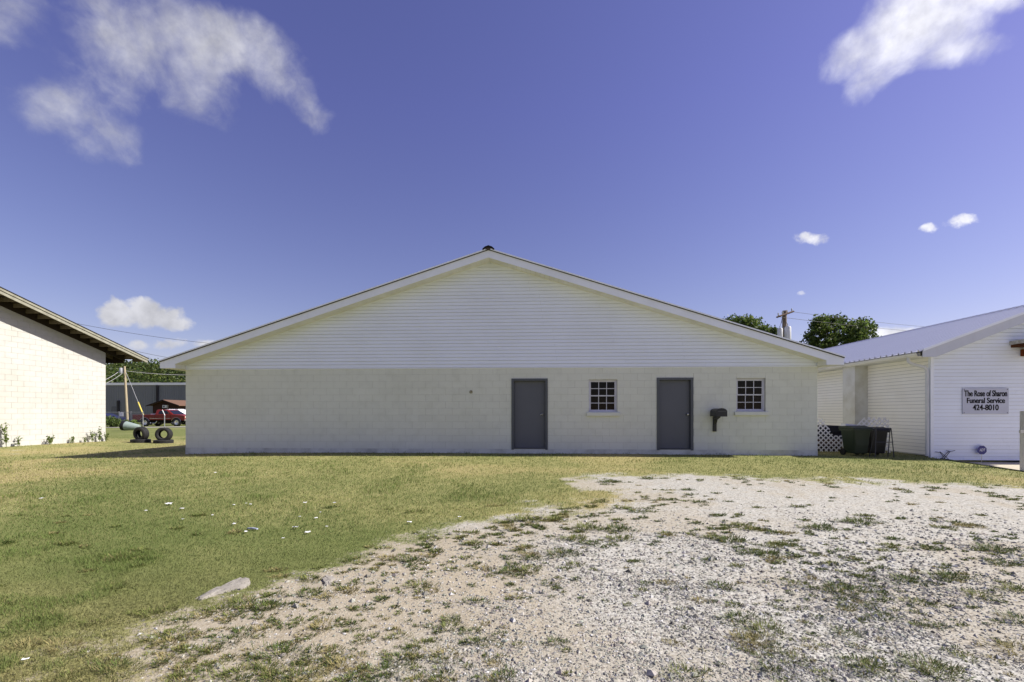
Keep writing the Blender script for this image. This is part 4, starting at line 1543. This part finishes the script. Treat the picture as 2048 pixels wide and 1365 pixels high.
# ------------------------------------------------------------------ background: metal building, brown cabin
def metal_building():
    fy = 76.0
    x0 = (150 - CXP) / FPX * fy
    B = thing('metal_building', 'long grey ribbed metal building with white roof edge behind the pickup truck', 'building', (x0, fy, -.4), ROT)
    H, Ln, Dp = 6.35, 34.0, 18.0
    Mg = mat('grey_metal', srgb(122, 124, 126), .5, .4, var=.2, vscale=.6, col2=srgb(104, 106, 110), rand=.03)
    MB().box(0, Ln, .06, Dp, 0, H - .1).build('wall', mat('grey_metal_core', srgb(110, 110, 112), .6, .3), B)
    w = .94
    pr = [(0, .05), (.02, 0), (.07, 0), (.09, .05), (.29, .05), (.31, .0), (.36, .0), (.38, .05), (.60, .05), (.62, 0), (.67, 0), (.69, .05), (w - .004, .05), (w - .004, .059), (0, .059)]
    me = MB().prism(pr, .3, H - .2, 'z').data('wall_panel', Mg)
    for k in range(int(Ln / w)):
        put('wall_panel', me, B, (k * w, 0, 0))
    MB().box(-.2, Ln + .2, -.14, .2, H - .2, H + .2).build('roof_edge', mat('white_metal_edge', (.9, .9, .9), .4, .4), B)
    MB().prism([(-.1, H + .18), (Ln / 1, H + .18), (Ln, H + .22), (-.1, H + .22)], .2, Dp).build('roof', mat('pale_metal_roof', (.6, .6, .62), .4, .4), B)
    for px in (317.5, 238.5):
        u = ((px - CXP) / FPX * fy - x0) * 1.02
        MB().box(u, u + .32, -.22, -.02, .2 if px > 300 else 1.6, H - .2 if px > 300 else 3.6).build('downspout', mat('dark_downspout', srgb(44, 42, 44), .6, .3), B)
    u = ((226 - CXP) / FPX * fy - x0) * 1.02
    MB().box(u, u + 1.1, -.03, .0, .3, 2.6).build('door', mat('metal_door', srgb(96, 97, 100), .5, .3), B)


metal_building()


def cabin():
    cy = 62.0
    ax = (330.5 - CXP) / FPX * cy
    B = thing('brown_cabin', 'small dark brown cabin with brown shingle gable roof beside the metal building', 'cabin', (ax, cy, -.36), ROT)
    Mw = mat('brown_boards', srgb(66, 46, 38), .85, .15, var=.4, vscale=4)
    Mr = mat('brown_shingle', srgb(112, 88, 74), .9, .1, var=.5, vscale=7, col2=srgb(88, 70, 60))
    MB().prism([(-1.75, 0), (1.75, 0), (1.75, 2.62), (0, 3.2), (-1.75, 2.62)], 0, 9).build('wall', Mw, B)
    for k in range(12):
        MB().box(-1.75 + k * .295, -1.75 + k * .295 + .02, -.015, -.001, 0, 2.6).build('batten', Mw, B)
    for s in (-1, 1):
        MB().prism([(0, 3.32), (s * 2.3, 2.56), (s * 2.3, 2.48), (0, 3.22)], -.45, 9.4).build('roof', Mr, B)
        MB().prism([(0, 3.30), (s * 2.31, 2.54), (s * 2.31, 2.40), (0, 3.14)], -.48, -.452).build('rake_board', mat('dark_rake', srgb(44, 32, 28), .8, .2), B)
    MB().box(-.15, .42, -.3, .0, 2.2, 2.58).build('air_conditioner', mat('ac_white', (.66, .66, .64), .5, .3), B)
    MB().box(-.05, .18, -.31, -.301, 2.27, 2.5).build('grille', mat('ac_grille', (.12, .12, .12), .6, .3), B)
    MB().tube([(1.1, 4.2, 2.9), (1.1, 4.2, 3.42)], .12, 10).build('vent_pipe', M_under, B)


cabin()

# lane of pale gravel
lx = np.linspace(-75, 5, 70)
mbv = MB()
for k in range(len(lx) - 1):
    mbv.poly([(lx[k], 42.6, g1(lx[k], 42.6) + .03), (lx[k + 1], 42.6, g1(lx[k + 1], 42.6) + .03), (lx[k + 1], 45.6, g1(lx[k + 1], 45.6) + .03), (lx[k], 45.6, g1(lx[k], 45.6) + .03)])
mbv.build('gravel_lane', mat('lane_gravel', (.42, .40, .36), .95, .05, var=.5, vscale=3, col2=(.3, .28, .22)))['kind'] = 'structure'

# ------------------------------------------------------------------ fence by the lane
def fence():
    fy = 46.6
    X = lambda px: (px - CXP) / FPX * fy
    xs = [X(p) for p in (200, 238, 262, 286)]
    F = thing('chain_link_fence', 'low grey chain link fence with steel posts behind the barrel', 'fence', (0, fy, -.22))
    Ms = mat('galvanised', (.36, .37, .38), .5, .4, metal=.6)
    for x in xs:
        MB().tube([(x, 0, -.1), (x, 0, 1.55)], .035, 8).build('post', Ms, F)
    MB().tube([(xs[0], 0, 1.48), (xs[-1], 0, 1.48)], .025, 6).build('top_rail', Ms, F)
    w = MB()
    a = xs[0]
    while a < xs[-1]:
        b = a + 1.4
        w.tube([(a, .004, .05), (min(b, xs[-1]), .004, 1.45 if b <= xs[-1] else .05 + (xs[-1] - a))], .006, 3, False)
        w.tube([(a, -.004, 1.45), (min(b, xs[-1]), -.004, .05 if b <= xs[-1] else 1.45 - (xs[-1] - a))], .006, 3, False)
        a += .14
    w.build('wire_mesh', Ms, F)['kind'] = 'stuff'
    S = thing('fence_sign', 'blank white notice hung on the chain link fence', 'sign', (X(243.5), fy - .05, 0))
    MB().box(-.19, .19, -.01, .006, .83, 1.24).build('panel', M_white, S)
    MB().tube([(0, .005, 1.24), (0, .042, 1.27)], .008, 6).build('hook', Ms, S)


fence()
px, py = 329, 40.5
x0 = (px - CXP) / FPX * py
G = thing('steel_post', 'thin steel post with a bent arm standing behind the upright tyres', 'post', (x0, py, g1(x0, py)))
Ms = mat('galvanised', (.36, .37, .38))
MB().tube([(0, 0, -.1), (.0, 0, 1.18)], .035, 8).build('post', Ms, G)
MB().tube([(.03, 0, 1.12), (-.2, .0, 1.62)], .03, 8).build('arm', Ms, G)


# ------------------------------------------------------------------ utility poles and wires
def drop(a, b, sag, n=18):
    a, b = Vector(a), Vector(b)
    return [tuple(a.lerp(b, t) - Vector((0, 0, sag * 4 * t * (1 - t)))) for t in np.linspace(0, 1, n)]


M_pole = mat('pole_wood', srgb(170, 158, 132), .9, .1, var=.5, vscale=3, col2=srgb(120, 108, 86), stretch=(6, 6, .6))
M_polegrey = mat('pole_wood_grey', srgb(128, 116, 104), .9, .1, var=.5, vscale=3)
M_wire = mat('wire_dark', (.05, .05, .055), .6, .2)
M_wirep = mat('wire_pale', (.4, .4, .4), .6, .3)
M_trans = mat('transformer_grey', (.42, .44, .46), .5, .4)


def at(px, py, Y):
    return ((px - CXP) / FPX * Y, Y, CAM_Z + (HOR - py) / FPX * Y)


pb, pt = at(255.5, 838, 52), at(249, 733, 52)
U = thing('utility_pole', 'pale leaning utility pole beside the white block building roof corner', 'utility pole', (pb[0], pb[1], g1(pb[0], pb[1])))
rel = lambda p: tuple(Vector(p) - U.location)
MB().tube([(0, 0, -.2), tuple((Vector(rel(pt))) * .5), rel(pt)], [.135, .12, .10], 12).build('pole', M_pole, U, True)
tq = Vector(rel(at(243, 742, 52)))
MB().lathe([(0, -.32), (.2, -.3), (.22, -.25), (.22, .25), (.18, .32), (0, .34)], 16, 'z', tuple(tq)).build('transformer', M_trans, U, True)
MB().tube([tuple(tq + Vector((.2, 0, .1))), tuple(tq + Vector((.42, 0, .1)))], .03, 6).build('bracket', M_trans, U)
g0, g2 = rel(at(252, 745, 52)), rel(at(288, 834, 50.5))
gA, gB = Vector(g0), Vector(g2)
MB().tube([tuple(gA), tuple(gB)], .02, 6).build('guy_wire', M_wirep, U)
MB().tube([tuple(gA.lerp(gB, .68)), tuple(gA.lerp(gB, .97))], .07, 8).build('guy_guard', mat('guard_yellow', srgb(214, 196, 96), .5, .3), U)
for a, b, sag, mm, r_ in ((at(241, 741, 52), at(190, 767, 50), .2, M_wirep, .032), (at(247, 745, 52), at(190, 774, 50), .25, M_wirep, .028),
                          (at(250, 742, 52), at(420, 749, 60), .25, M_wirep, .016), (at(250, 737, 52), at(420, 741, 60), .6, M_wire, .015), (at(250, 757, 52), at(420, 759, 60), .5, M_wire, .015)):
    MB().tube([rel(p) for p in drop(a, b, sag)], r_, 5).build('cable', mm, U)
for a, b, lab in ((at(120, 641, 44), at(450, 690, 52), 'upper thin power line crossing the sky behind the block roof'),
                  (at(220, 690, 44), at(430, 728, 52), 'lower thin power line crossing the sky behind the block roof')):
    o = MB().tube(drop(a, b, .25), .018, 5).build('power_line', M_wire)
    tag(o, lab, 'power line')

pt = at(1569, 622, 32)
U = thing('utility_pole', 'brown utility pole with crossarm and transformers behind the block roof', 'utility pole', (pt[0], 32, g1(pt[0], 32)))
rel = lambda p: tuple(Vector(p) - U.location)
MB().tube([(0, 0, -.2), (0, 0, pt[2] * .5), (0, 0, pt[2] - U.location.z)], [.18, .16, .135], 12).build('pole', M_polegrey, U, True)
a, b = Vector(rel(at(1556, 634, 31.2))), Vector(rel(at(1585, 624, 32.6)))
for dy in (-.14, .14):
    mbx = MB().tube([tuple(a + Vector((0, dy, 0))), tuple(b + Vector((0, dy, 0)))], .062, 4)
    mbx.build('crossarm', mat('arm_wood', srgb(86, 72, 64), .9, .1), U)
for t in (.02, .3, .62, .95):
    p = a.lerp(b, t)
    MB().lathe([(0, .26), (.035, .25), (.05, .2), (.03, .16), (.055, .13), (.03, .09), (.02, .0)], 10, 'z', tuple(p)).build('insulator', M_trans, U, True)
for (q, hgt, r_) in (((1560, 668, 31.6), .46, .17), ((1575.5, 668, 31.7), .6, .21)):
    c = rel(at(*q))
    MB().lathe([(0, -hgt), (r_ * .9, -hgt), (r_, -hgt + .05), (r_, hgt * .7), (r_ * .85, hgt * .82), (0, hgt * .85)], 16, 'z', c).build('transformer', mat('transformer_pale', (.62, .63, .64), .5, .4), U, True)
    MB().tube([(c[0], c[1], c[2] + hgt * .8), (c[0], c[1], c[2] + hgt * 1.15)], .035, 8).build('bushing', M_trans, U)
    MB().tube([(c[0], c[1] + r_ * .8, c[2]), (0, 0, c[2])], .03, 6).build('bracket', M_trans, U)
    MB().tube(drop((c[0], c[1], c[2] + hgt * 1.15), tuple(a.lerp(b, .3)), .1, 8), .012, 4).build('lead', M_wire, U)
MB().tube([(0, 0, pt[2] - .3), (-.35, -.3, pt[2] - .55), (-.42, -.35, pt[2] - .9)], .012, 5).build('lead', M_wire, U)
for k, (q, e_) in enumerate((((1556, 634, 31.2), (2150, 668, 60)), ((1585, 624, 32.6), (2150, 660, 62)))):
    MB().tube([rel(p) for p in drop(at(*q), at(*e_), .7)], .012, 4).build('cable', M_wire, U)


# ------------------------------------------------------------------ trees
def leaf_cloud(centers, radii, n, size, tones, r, squash=.85, shell=.55):
    """Leaf-sized bent faces through clumps; returns verts (4 a leaf), colours."""
    centers, radii = np.array(centers), np.array(radii)
    w = radii ** 2
    idx = r.choice(len(centers), n, p=w / w.sum())
    d = r.normal(0, 1, (n, 3))
    d /= np.linalg.norm(d, axis=1)[:, None]
    q = (shell + (1 - shell) * r.uniform(0, 1, n)) * (1 + .18 * r.normal(0, 1, n))
    p = centers[idx] + d * (radii[idx] * q)[:, None] * np.array([1, 1, squash])
    s = size * r.uniform(.6, 1.4, n)
    u = r.normal(0, 1, (n, 3)) + d * .3
    u /= np.linalg.norm(u, axis=1)[:, None]
    w_ = np.cross(u, r.normal(0, 1, (n, 3)) + np.array([0, 0, .8]))
    w_ /= np.linalg.norm(w_, axis=1)[:, None]
    nn = np.cross(u, w_)
    v = np.stack([p - u * s[:, None], p + w_ * (s * .55)[:, None] + nn * (s * .15)[:, None], p + u * s[:, None], p - w_ * (s * .55)[:, None] + nn * (s * .15)[:, None]], 1).reshape(-1, 3)
    tone = np.array(tones)[r.integers(0, len(tones), n)]
    clump = (.75 + .5 * r.uniform(0, 1, len(centers)))[idx]
    c = tone * (clump * r.uniform(.75, 1.25, n))[:, None]
    return v, c


def tree(name, label, x, y, top, crown_r, crown_h, n, size, tones, sd, trunk_r=.25, group=None, clumps=38, lean=0):
    r = np.random.default_rng(sd)
    z0 = g1(x, y)
    T = thing(name, label, 'tree', (x, y, z0), 0, group)
    cz = top - crown_h / 2 - z0
    cs, rs = [], []
    for k in range(clumps):
        d = r.normal(0, 1, 3)
        d /= np.linalg.norm(d)
        q = r.uniform(.25, 1) ** .5
        cs.append((d[0] * crown_r * q * .82, d[1] * crown_r * q * .82, cz + d[2] * crown_h * .42 * q))
        rs.append(crown_r * r.uniform(.10, .24))
    v, c = leaf_cloud(cs, rs, n, size, tones, r)
    fast_mesh('crown', v, 0, 4, c, attr_mat('tree_leaf', .5, .3, .42), T, None)
    mb = MB()
    mb.tube([(0, 0, -.3), (.05, .0, cz * .5), (.0, .05, cz), (0, 0, cz + crown_h * .3)], [trunk_r, trunk_r * .75, trunk_r * .5, trunk_r * .15], 10)
    mb.build('trunk', mat('bark', srgb(92, 80, 66), .9, .1, var=.6, vscale=6, bump=.6, bscale=20), T, True)
    lm = MB()
    for k in range(0, clumps, 2):
        c_ = Vector(cs[k])
        s_ = Vector((0, 0, max(cz * .45, c_.z - crown_r * .8)))
        lm.tube([tuple(s_), tuple(s_.lerp(c_, .55) + Vector((0, 0, .15))), tuple(c_)], [trunk_r * .3, trunk_r * .18, .02], 6)
    lm.build('limbs', MATS['bark'], T, True)


GT = [(.075, .120, .026), (.110, .160, .036), (.155, .195, .050), (.050, .085, .020)]
tree('shade_tree', 'broad dark green tree behind the white sided metal roof', 27.0, 38.0, 9.7, 3.5, 6.2, 17000, .125, GT, 4, clumps=95)
tree('shade_tree', 'rounded dark tree crown next to the pole, behind the block roof slope', 22.0, 44.0, 10.8, 3.9, 5.2, 15000, .135, GT, 9, clumps=90)
tree('far_tree', 'distant treetop just showing over the white metal roof', 64.5, 62.0, 14.4, 2.0, 4, 2600, .2, GT, 15, clumps=22)
tree('small_tree', 'low bright tree between the block roof and the pole transformers', 21.4, 38.0, 8.6, 1.4, 3.6, 3600, .12, GT, 21, clumps=26)


def bush(x, y, h, rad, n, label, sd):
    r = np.random.default_rng(sd)
    T = thing('bush', label, 'bush', (x, y, g1(x, y)))
    cs = [(r.uniform(-1, 1) * rad, r.uniform(-.5, .5) * rad, r.uniform(.2, .75) * h) for _ in range(9)]
    v, c = leaf_cloud(cs, [h * r.uniform(.25, .4) for _ in cs], n, .09, [(.10, .15, .035), (.14, .18, .05), (.07, .11, .025)], r)
    fast_mesh('foliage', v, 0, 4, c, attr_mat('weed_leaf', .6, .2, .3), T, None)
    s = MB()
    for k in range(5):
        s.tube([(0, 0, -.05), cs[k]], [.02, .008], 5)
    s.build('stems', MATS['bark'], T)


for i, (px, yy, h, rad, n, lab) in enumerate([(222, 44.5, 1.25, .75, 900, 'tall bright bush by the lane at the white building corner'), (240, 45.4, .8, .6, 500, 'lower bush between the tall bright one and the fence notice'),
                                          (262, 45.9, .75, .5, 420, 'scraggy bush at the chain link fence behind the barrel')]):
    bush((px - CXP) / FPX * yy, yy, h, rad, n, lab, 300 + i)


def hill():
    xs = np.linspace(-330, 120, 60)
    ys = np.linspace(120, 420, 36)
    X, Y = np.meshgrid(xs, ys)
    hz = lambda x, y: 23.5 * sstep(125, 240, y) * (.72 + .5 * fbm(x, y, 120, 5)) * sstep(80, -70, x) - .6
    Z = hz(X, Y)
    nx = len(xs)
    v = np.stack([X.ravel(), Y.ravel(), Z.ravel()], 1)
    f = [(j * nx + i, j * nx + i + 1, (j + 1) * nx + i + 1, (j + 1) * nx + i) for j in range(len(ys) - 1) for i in range(nx - 1)]
    mb = MB()
    mb.v, mb.f = [tuple(p) for p in v], f
    mb.build('hill', mat('hill_ground', (.035, .05, .015), .95, .05, var=.5, vscale=.1), None, True)['kind'] = 'structure'
    r = np.random.default_rng(5)
    n = 620
    yy = r.uniform(128, 262, n)
    xx = r.uniform(-1.0, -.62, n) * yy
    cs = np.stack([xx, yy, hz(xx, yy) + r.uniform(1.0, 3.0, n)], 1)
    v, c = leaf_cloud(cs, r.uniform(2.2, 4.2, n), 42000, .55, [(.055, .090, .020), (.085, .120, .026), (.12, .145, .034), (.034, .058, .014)], r, 1.0)
    fast_mesh('woodland', v, 0, 4, c, attr_mat('tree_leaf'))


hill()

# ------------------------------------------------------------------ gap between the buildings: bins and lattice
def lattice(name, label, u, v, w, outline, ang, step=.105, zrot=0, lean=0):
    T = thing(name, label, 'lattice', rb(u, v, g1(*rb(u, v)[:2])), ROT + zrot)
    Ml = mat('lattice_white', srgb(232, 231, 226), .6, .3, var=.3, vscale=5)
    sd = lambda x, z: outline(x, z)
    for s in (-1, 1):
        c = -3.0
        while c < 4:
            # line x - s*z = c ; walk and keep the run inside the outline
            t = np.linspace(0, 1.4, 141)
            x = c + s * t
            ok = [0 <= xx <= w and sd(xx, zz) for xx, zz in zip(x, t)]
            i = 0
            while i < len(t):
                if ok[i]:
                    j = i
                    while j + 1 < len(t) and ok[j + 1]:
                        j += 1
                    if j - i > 4:
                        a, b = (x[i], t[i]), (x[j], t[j])
                        d = Vector((b[0] - a[0], b[1] - a[1])).normalized() * .017
                        nrm = (-d.y, d.x)
                        y0 = 0 if s > 0 else .0085
                        MB().prism([(a[0] - nrm[0], a[1] - nrm[1]), (b[0] - nrm[0], b[1] - nrm[1]), (b[0] + nrm[0], b[1] + nrm[1]), (a[0] + nrm[0], a[1] + nrm[1])], y0, y0 + .008).build('slat', Ml, T)
                    i = j + 1
                else:
                    i += 1
            c += step * 1.414
    T.rotation_euler = (lean, 0, ROT + zrot)
    return T


lattice('lattice_panel', 'broken white lattice panel with a slanting edge beside the block building corner', -2.55, 1.0, .98,
        lambda x, z: .02 < z < min(1.04, max(1.04 - max(0, x - .28) * 1.9, .52)), 45, lean=R(-3))
lattice('lattice_panel', 'white lattice panel with a peaked top behind the wheeled bins', -1.52, .72, .98,
        lambda x, z: .02 < z < 1.08 - max(0, .3 - x) * .9, 45, lean=R(-4))


def wheelie(name, label, u, v, h, w, d, m, rz=0):
    x, y, _ = rb(u, v)
    T = thing(name, label, 'bin', (x, y, g1(x, y)), ROT + rz, 'wheeled bins between the buildings')
    mb = MB()
    b, t = .78, 1.0
    z0, z1 = .07, h * .9
    for z, k in ((z0, b), (z1, t)):
        mb.v += [(-w / 2 * k, -d / 2 * k, z), (w / 2 * k, -d / 2 * k, z), (w / 2 * k, d / 2 * k, z), (-w / 2 * k, d / 2 * k, z)]
    mb.f = [(3, 2, 1, 0), (4, 5, 6, 7)] + [(i, (i + 1) % 4, 4 + (i + 1) % 4, 4 + i) for i in range(4)]
    bevel(mb.build('bin_body', m, T), .03, 2)
    MB().box(-w / 2 - .02, w / 2 + .02, -d / 2 - .02, d / 2 + .02, z1 - .05, z1 + .0).build('rim', m, T)
    bevel(MB().prism([(-d / 2 - .04, z1 + .002), (d / 2 + .05, z1 + .002), (d / 2 + .03, z1 + .07), (0, z1 + .10), (-d / 2 - .02, z1 + .05)], -w / 2 - .03, w / 2 + .03, 'x').build('lid', m, T), .015, 2)
    MB().tube([(-w / 2 + .08, d / 2 + .04, z1 - .02), (-w / 2 + .08, d / 2 + .1, z1 - .0), (w / 2 - .08, d / 2 + .1, z1 - .0), (w / 2 - .08, d / 2 + .04, z1 - .02)], .014, 8).build('handle', M_black, T)
    for s in (-1, 1):
        MB().lathe([(0, -.025), (.09, -.025), (.1, -.015), (.1, .015), (.09, .025), (0, .025)], 18, 'x', (s * (w / 2 - .04), d / 2 * .8, .10)).build('wheel', M_black, T, True)
    MB().box(-w / 2 * .7, w / 2 * .7, -d / 2 * .86 - .012, -d / 2 * .86, .3, z1 - .18).build('front_panel', m, T)
    return T


wheelie('wheeled_bin', 'dark green wheeled bin between the lattice panels', -1.97, .10, .84, .50, .5, mat('bin_green', (.016, .028, .014), .5, .3, var=.2, vscale=3), R(6))
wheelie('wheeled_bin', 'black wheeled bin nearest the white siding, behind a metal walker frame', -1.38, .22, .80, .46, .5, mat('bin_black', (.007, .0075, .009), .45, .35), R(-8))
x, y, _ = rb(-1.46, -.25)
W = thing('walker_frame', 'thin grey metal walker frame in front of the black bin', 'walker', (x, y, g1(x, y)), ROT)
Mg = mat('walker_grey', (.05, .052, .06), .4, .4, metal=.6)
for s in (-1, 1):
    MB().tube([(s * .25 - .03, -.08, 0), (s * .20, .0, .8)], .012, 8).build('leg', Mg, W)
    MB().tube([(s * .25 - .03, .14, 0), (s * .20, .03, .8)], .012, 8).build('leg', Mg, W)
MB().tube([(-.22, -.04, .42), (.22, -.04, .42)], .011, 8).build('crossbar', Mg, W)
MB().tube([(-.20, .015, .8), (.20, .015, .8)], .012, 8).build('crossbar', Mg, W)
# stacked timbers and a white tub behind the bins
x, y, _ = rb(-1.95, 1.75)
z = g1(x, y)
for k, (w_, lab) in enumerate(((.9, 'lowest dark board in the stack behind the lattice'), (.86, 'middle brown board in the stack behind the lattice'), (.92, 'upper grey board in the stack behind the lattice'))):
    o = MB().box(-w_ / 2, w_ / 2, -.35, .35, 0, .19).build('timber_board', mat('board_%d' % k, [srgb(60, 50, 42), srgb(96, 78, 66), srgb(58, 58, 60)][k], .85, .1, var=.5, vscale=5), None, loc=(x + .02 * k, y, z + .19 * k + .0))
    o.rotation_euler = (0, 0, ROT + R(2 * k))
    tag(o, lab, 'board', 'boards stacked behind the lattice')
bevel(MB().box(-.5, .5, -.4, .4, 0, .22).build('dark_crate', mat('crate_dark', (.02, .02, .022), .7, .2), None, loc=(x, y, z + .57)), .02)
tag(bpy.data.objects['dark_crate'], 'black plastic crate on top of the stacked boards', 'crate')
xx, yy, _ = rb(-2.05, .12)
o = MB().box(-.15, .15, -.10, .10, 0, .07).build('white_tray', mat('tray_white', (.55, .56, .62), .5, .3), None, loc=(xx - .03, yy + .1, g1(xx, yy) + .825))
o.rotation_euler = (0, R(6), ROT)
tag(o, 'white tray lying on the lid of the green bin', 'tray')


# ------------------------------------------------------------------ stones and litter on the lawn
def ground_pt(px, py):
    z = -.1
    for _ in range(4):
        Y = (CAM_Z - z) * FPX / (py - HOR)
        X = (px - CXP) / FPX * Y
        z = g1(X, Y)
    return X, Y, z


def slab(outline, label, sd):
    r = np.random.default_rng(sd)
    P = [ground_pt(*p) for p in outline]
    cx, cy = sum(p[0] for p in P) / len(P), sum(p[1] for p in P) / len(P)
    cz = g1(cx, cy)
    # smooth closed outline
    Q = []
    n = len(P)
    for i in range(n):
        a, b = P[i], P[(i + 1) % n]
        for t in (0, .33, .67):
            Q.append((a[0] + (b[0] - a[0]) * t - cx + r.normal(0, .007), a[1] + (b[1] - a[1]) * t - cy + r.normal(0, .007)))
    mb = MB()
    m = len(Q)
    rings = [(1.04, -.05), (1.0, .006), (.95, .013), (.6, .017), (.25, .019)]
    for k, h in rings:
        mb.v += [(x * k, y * k, h + gz([cx + x * k], [cy + y * k])[0] - cz + r.normal(0, .003)) for x, y in Q]
    for j in range(len(rings) - 1):
        for i in range(m):
            i2 = (i + 1) % m
            mb.f.append((j * m + i, j * m + i2, (j + 1) * m + i2, (j + 1) * m + i))
    mb.f.append(tuple((len(rings) - 1) * m + i for i in range(m)))
    o = mb.build('flat_stone', mat('flat_stone', srgb(150, 145, 136), .9, .1, var=.5, vscale=9, col2=srgb(116, 110, 100), bump=.6, bscale=35), None, True, (cx, cy, cz))
    tag(o, label, 'stone')


slab([(390, 1197), (420, 1186), (450, 1172), (475, 1160), (492, 1157), (502, 1163), (494, 1178), (462, 1183), (430, 1192), (404, 1201)], 'long pale flat stone sunk in the lawn at the edge of bare soil', 3)
slab([(645, 1160), (656, 1152), (671, 1160), (664, 1170), (652, 1172)], 'small pale flat stone half buried by the weeds near the long one', 4)

LIT = [(337, 1012, .11, 'white paper strip'), (83, 1000, .06, 'p'), (431, 948, .07, 'p'), (292, 1025, .045, 'p'), (364, 1021, .06, 'p'), (468, 1052, .06, 'p'), (492, 1068, .05, 'p'),
       (468, 1013, .04, 'p'), (492, 1010, .03, 'p'), (501, 1012, .04, 'p'), (610, 1009, .06, 'p'), (669, 1009, .05, 'p'), (632, 1040, .05, 'p'), (600, 1037, .03, 'p'), (591, 1059, .09, 'white torn strip'), (615, 1069, .07, 'p'),
       (566, 1081, .035, 'p'), (425, 1034, .035, 'p'), (366, 1042, .03, 'p'), (51, 1327, .04, 'p'), (819, 1049, .07, 'p'), (919, 1038, .05, 'p'), (641, 1028, .03, 'p'), (654, 1057, .03, 'p')]
M_paper = mat('paper_scrap', (.72, .72, .72), .7, .2)
for i, (px, py, s, kind) in enumerate(LIT):
    r = np.random.default_rng(900 + i)
    x, y, z = ground_pt(px, py)
    mb = MB()
    n = 4
    s *= .75
    lx_, ly_ = s, s * (.35 if kind != 'p' else .7)
    for j in range(n):
        for k in range(n):
            mb.v.append(((j / 3 - .5) * lx_ + r.normal(0, s * .06), (k / 3 - .5) * ly_ + r.normal(0, s * .06), .022 + r.uniform(0, s * .3)))
    for j in range(n - 1):
        for k in range(n - 1):
            a = j * n + k
            mb.f.append((a, a + 1, a + n + 1, a + n))
    o = mb.build('paper_scrap', M_paper, None, False, (x, y, z))
    o.modifiers.new('thickness', 'SOLIDIFY').thickness = .002
    o.rotation_euler = (0, 0, r.uniform(-.4, .4))
    if kind == 'p':
        tag(o, 'small crumpled scrap of white paper lying on the lawn', 'litter', 'paper scraps strewn on the lawn')
    else:
        tag(o, {'white paper strip': 'longest white paper strip lying alone on the greener lawn', 'white torn strip': 'torn white paper strip among the scraps by the bare soil'}[kind], 'litter', 'paper scraps strewn on the lawn')
x, y, z = ground_pt(505, 1061)
o = MB().prism([(-.07, .0), (.07, .0), (.065, .010), (0, .016), (-.065, .010)], -.012, .012).build('plastic_strip', mat('blue_grey_plastic', srgb(150, 156, 172), .5, .3), None, loc=(x, y, z + .015))
o.rotation_euler = (0, 0, R(-14))
tag(o, 'bluish grey plastic strip lying among the paper scraps', 'litter')

build_grass()
build_stones()
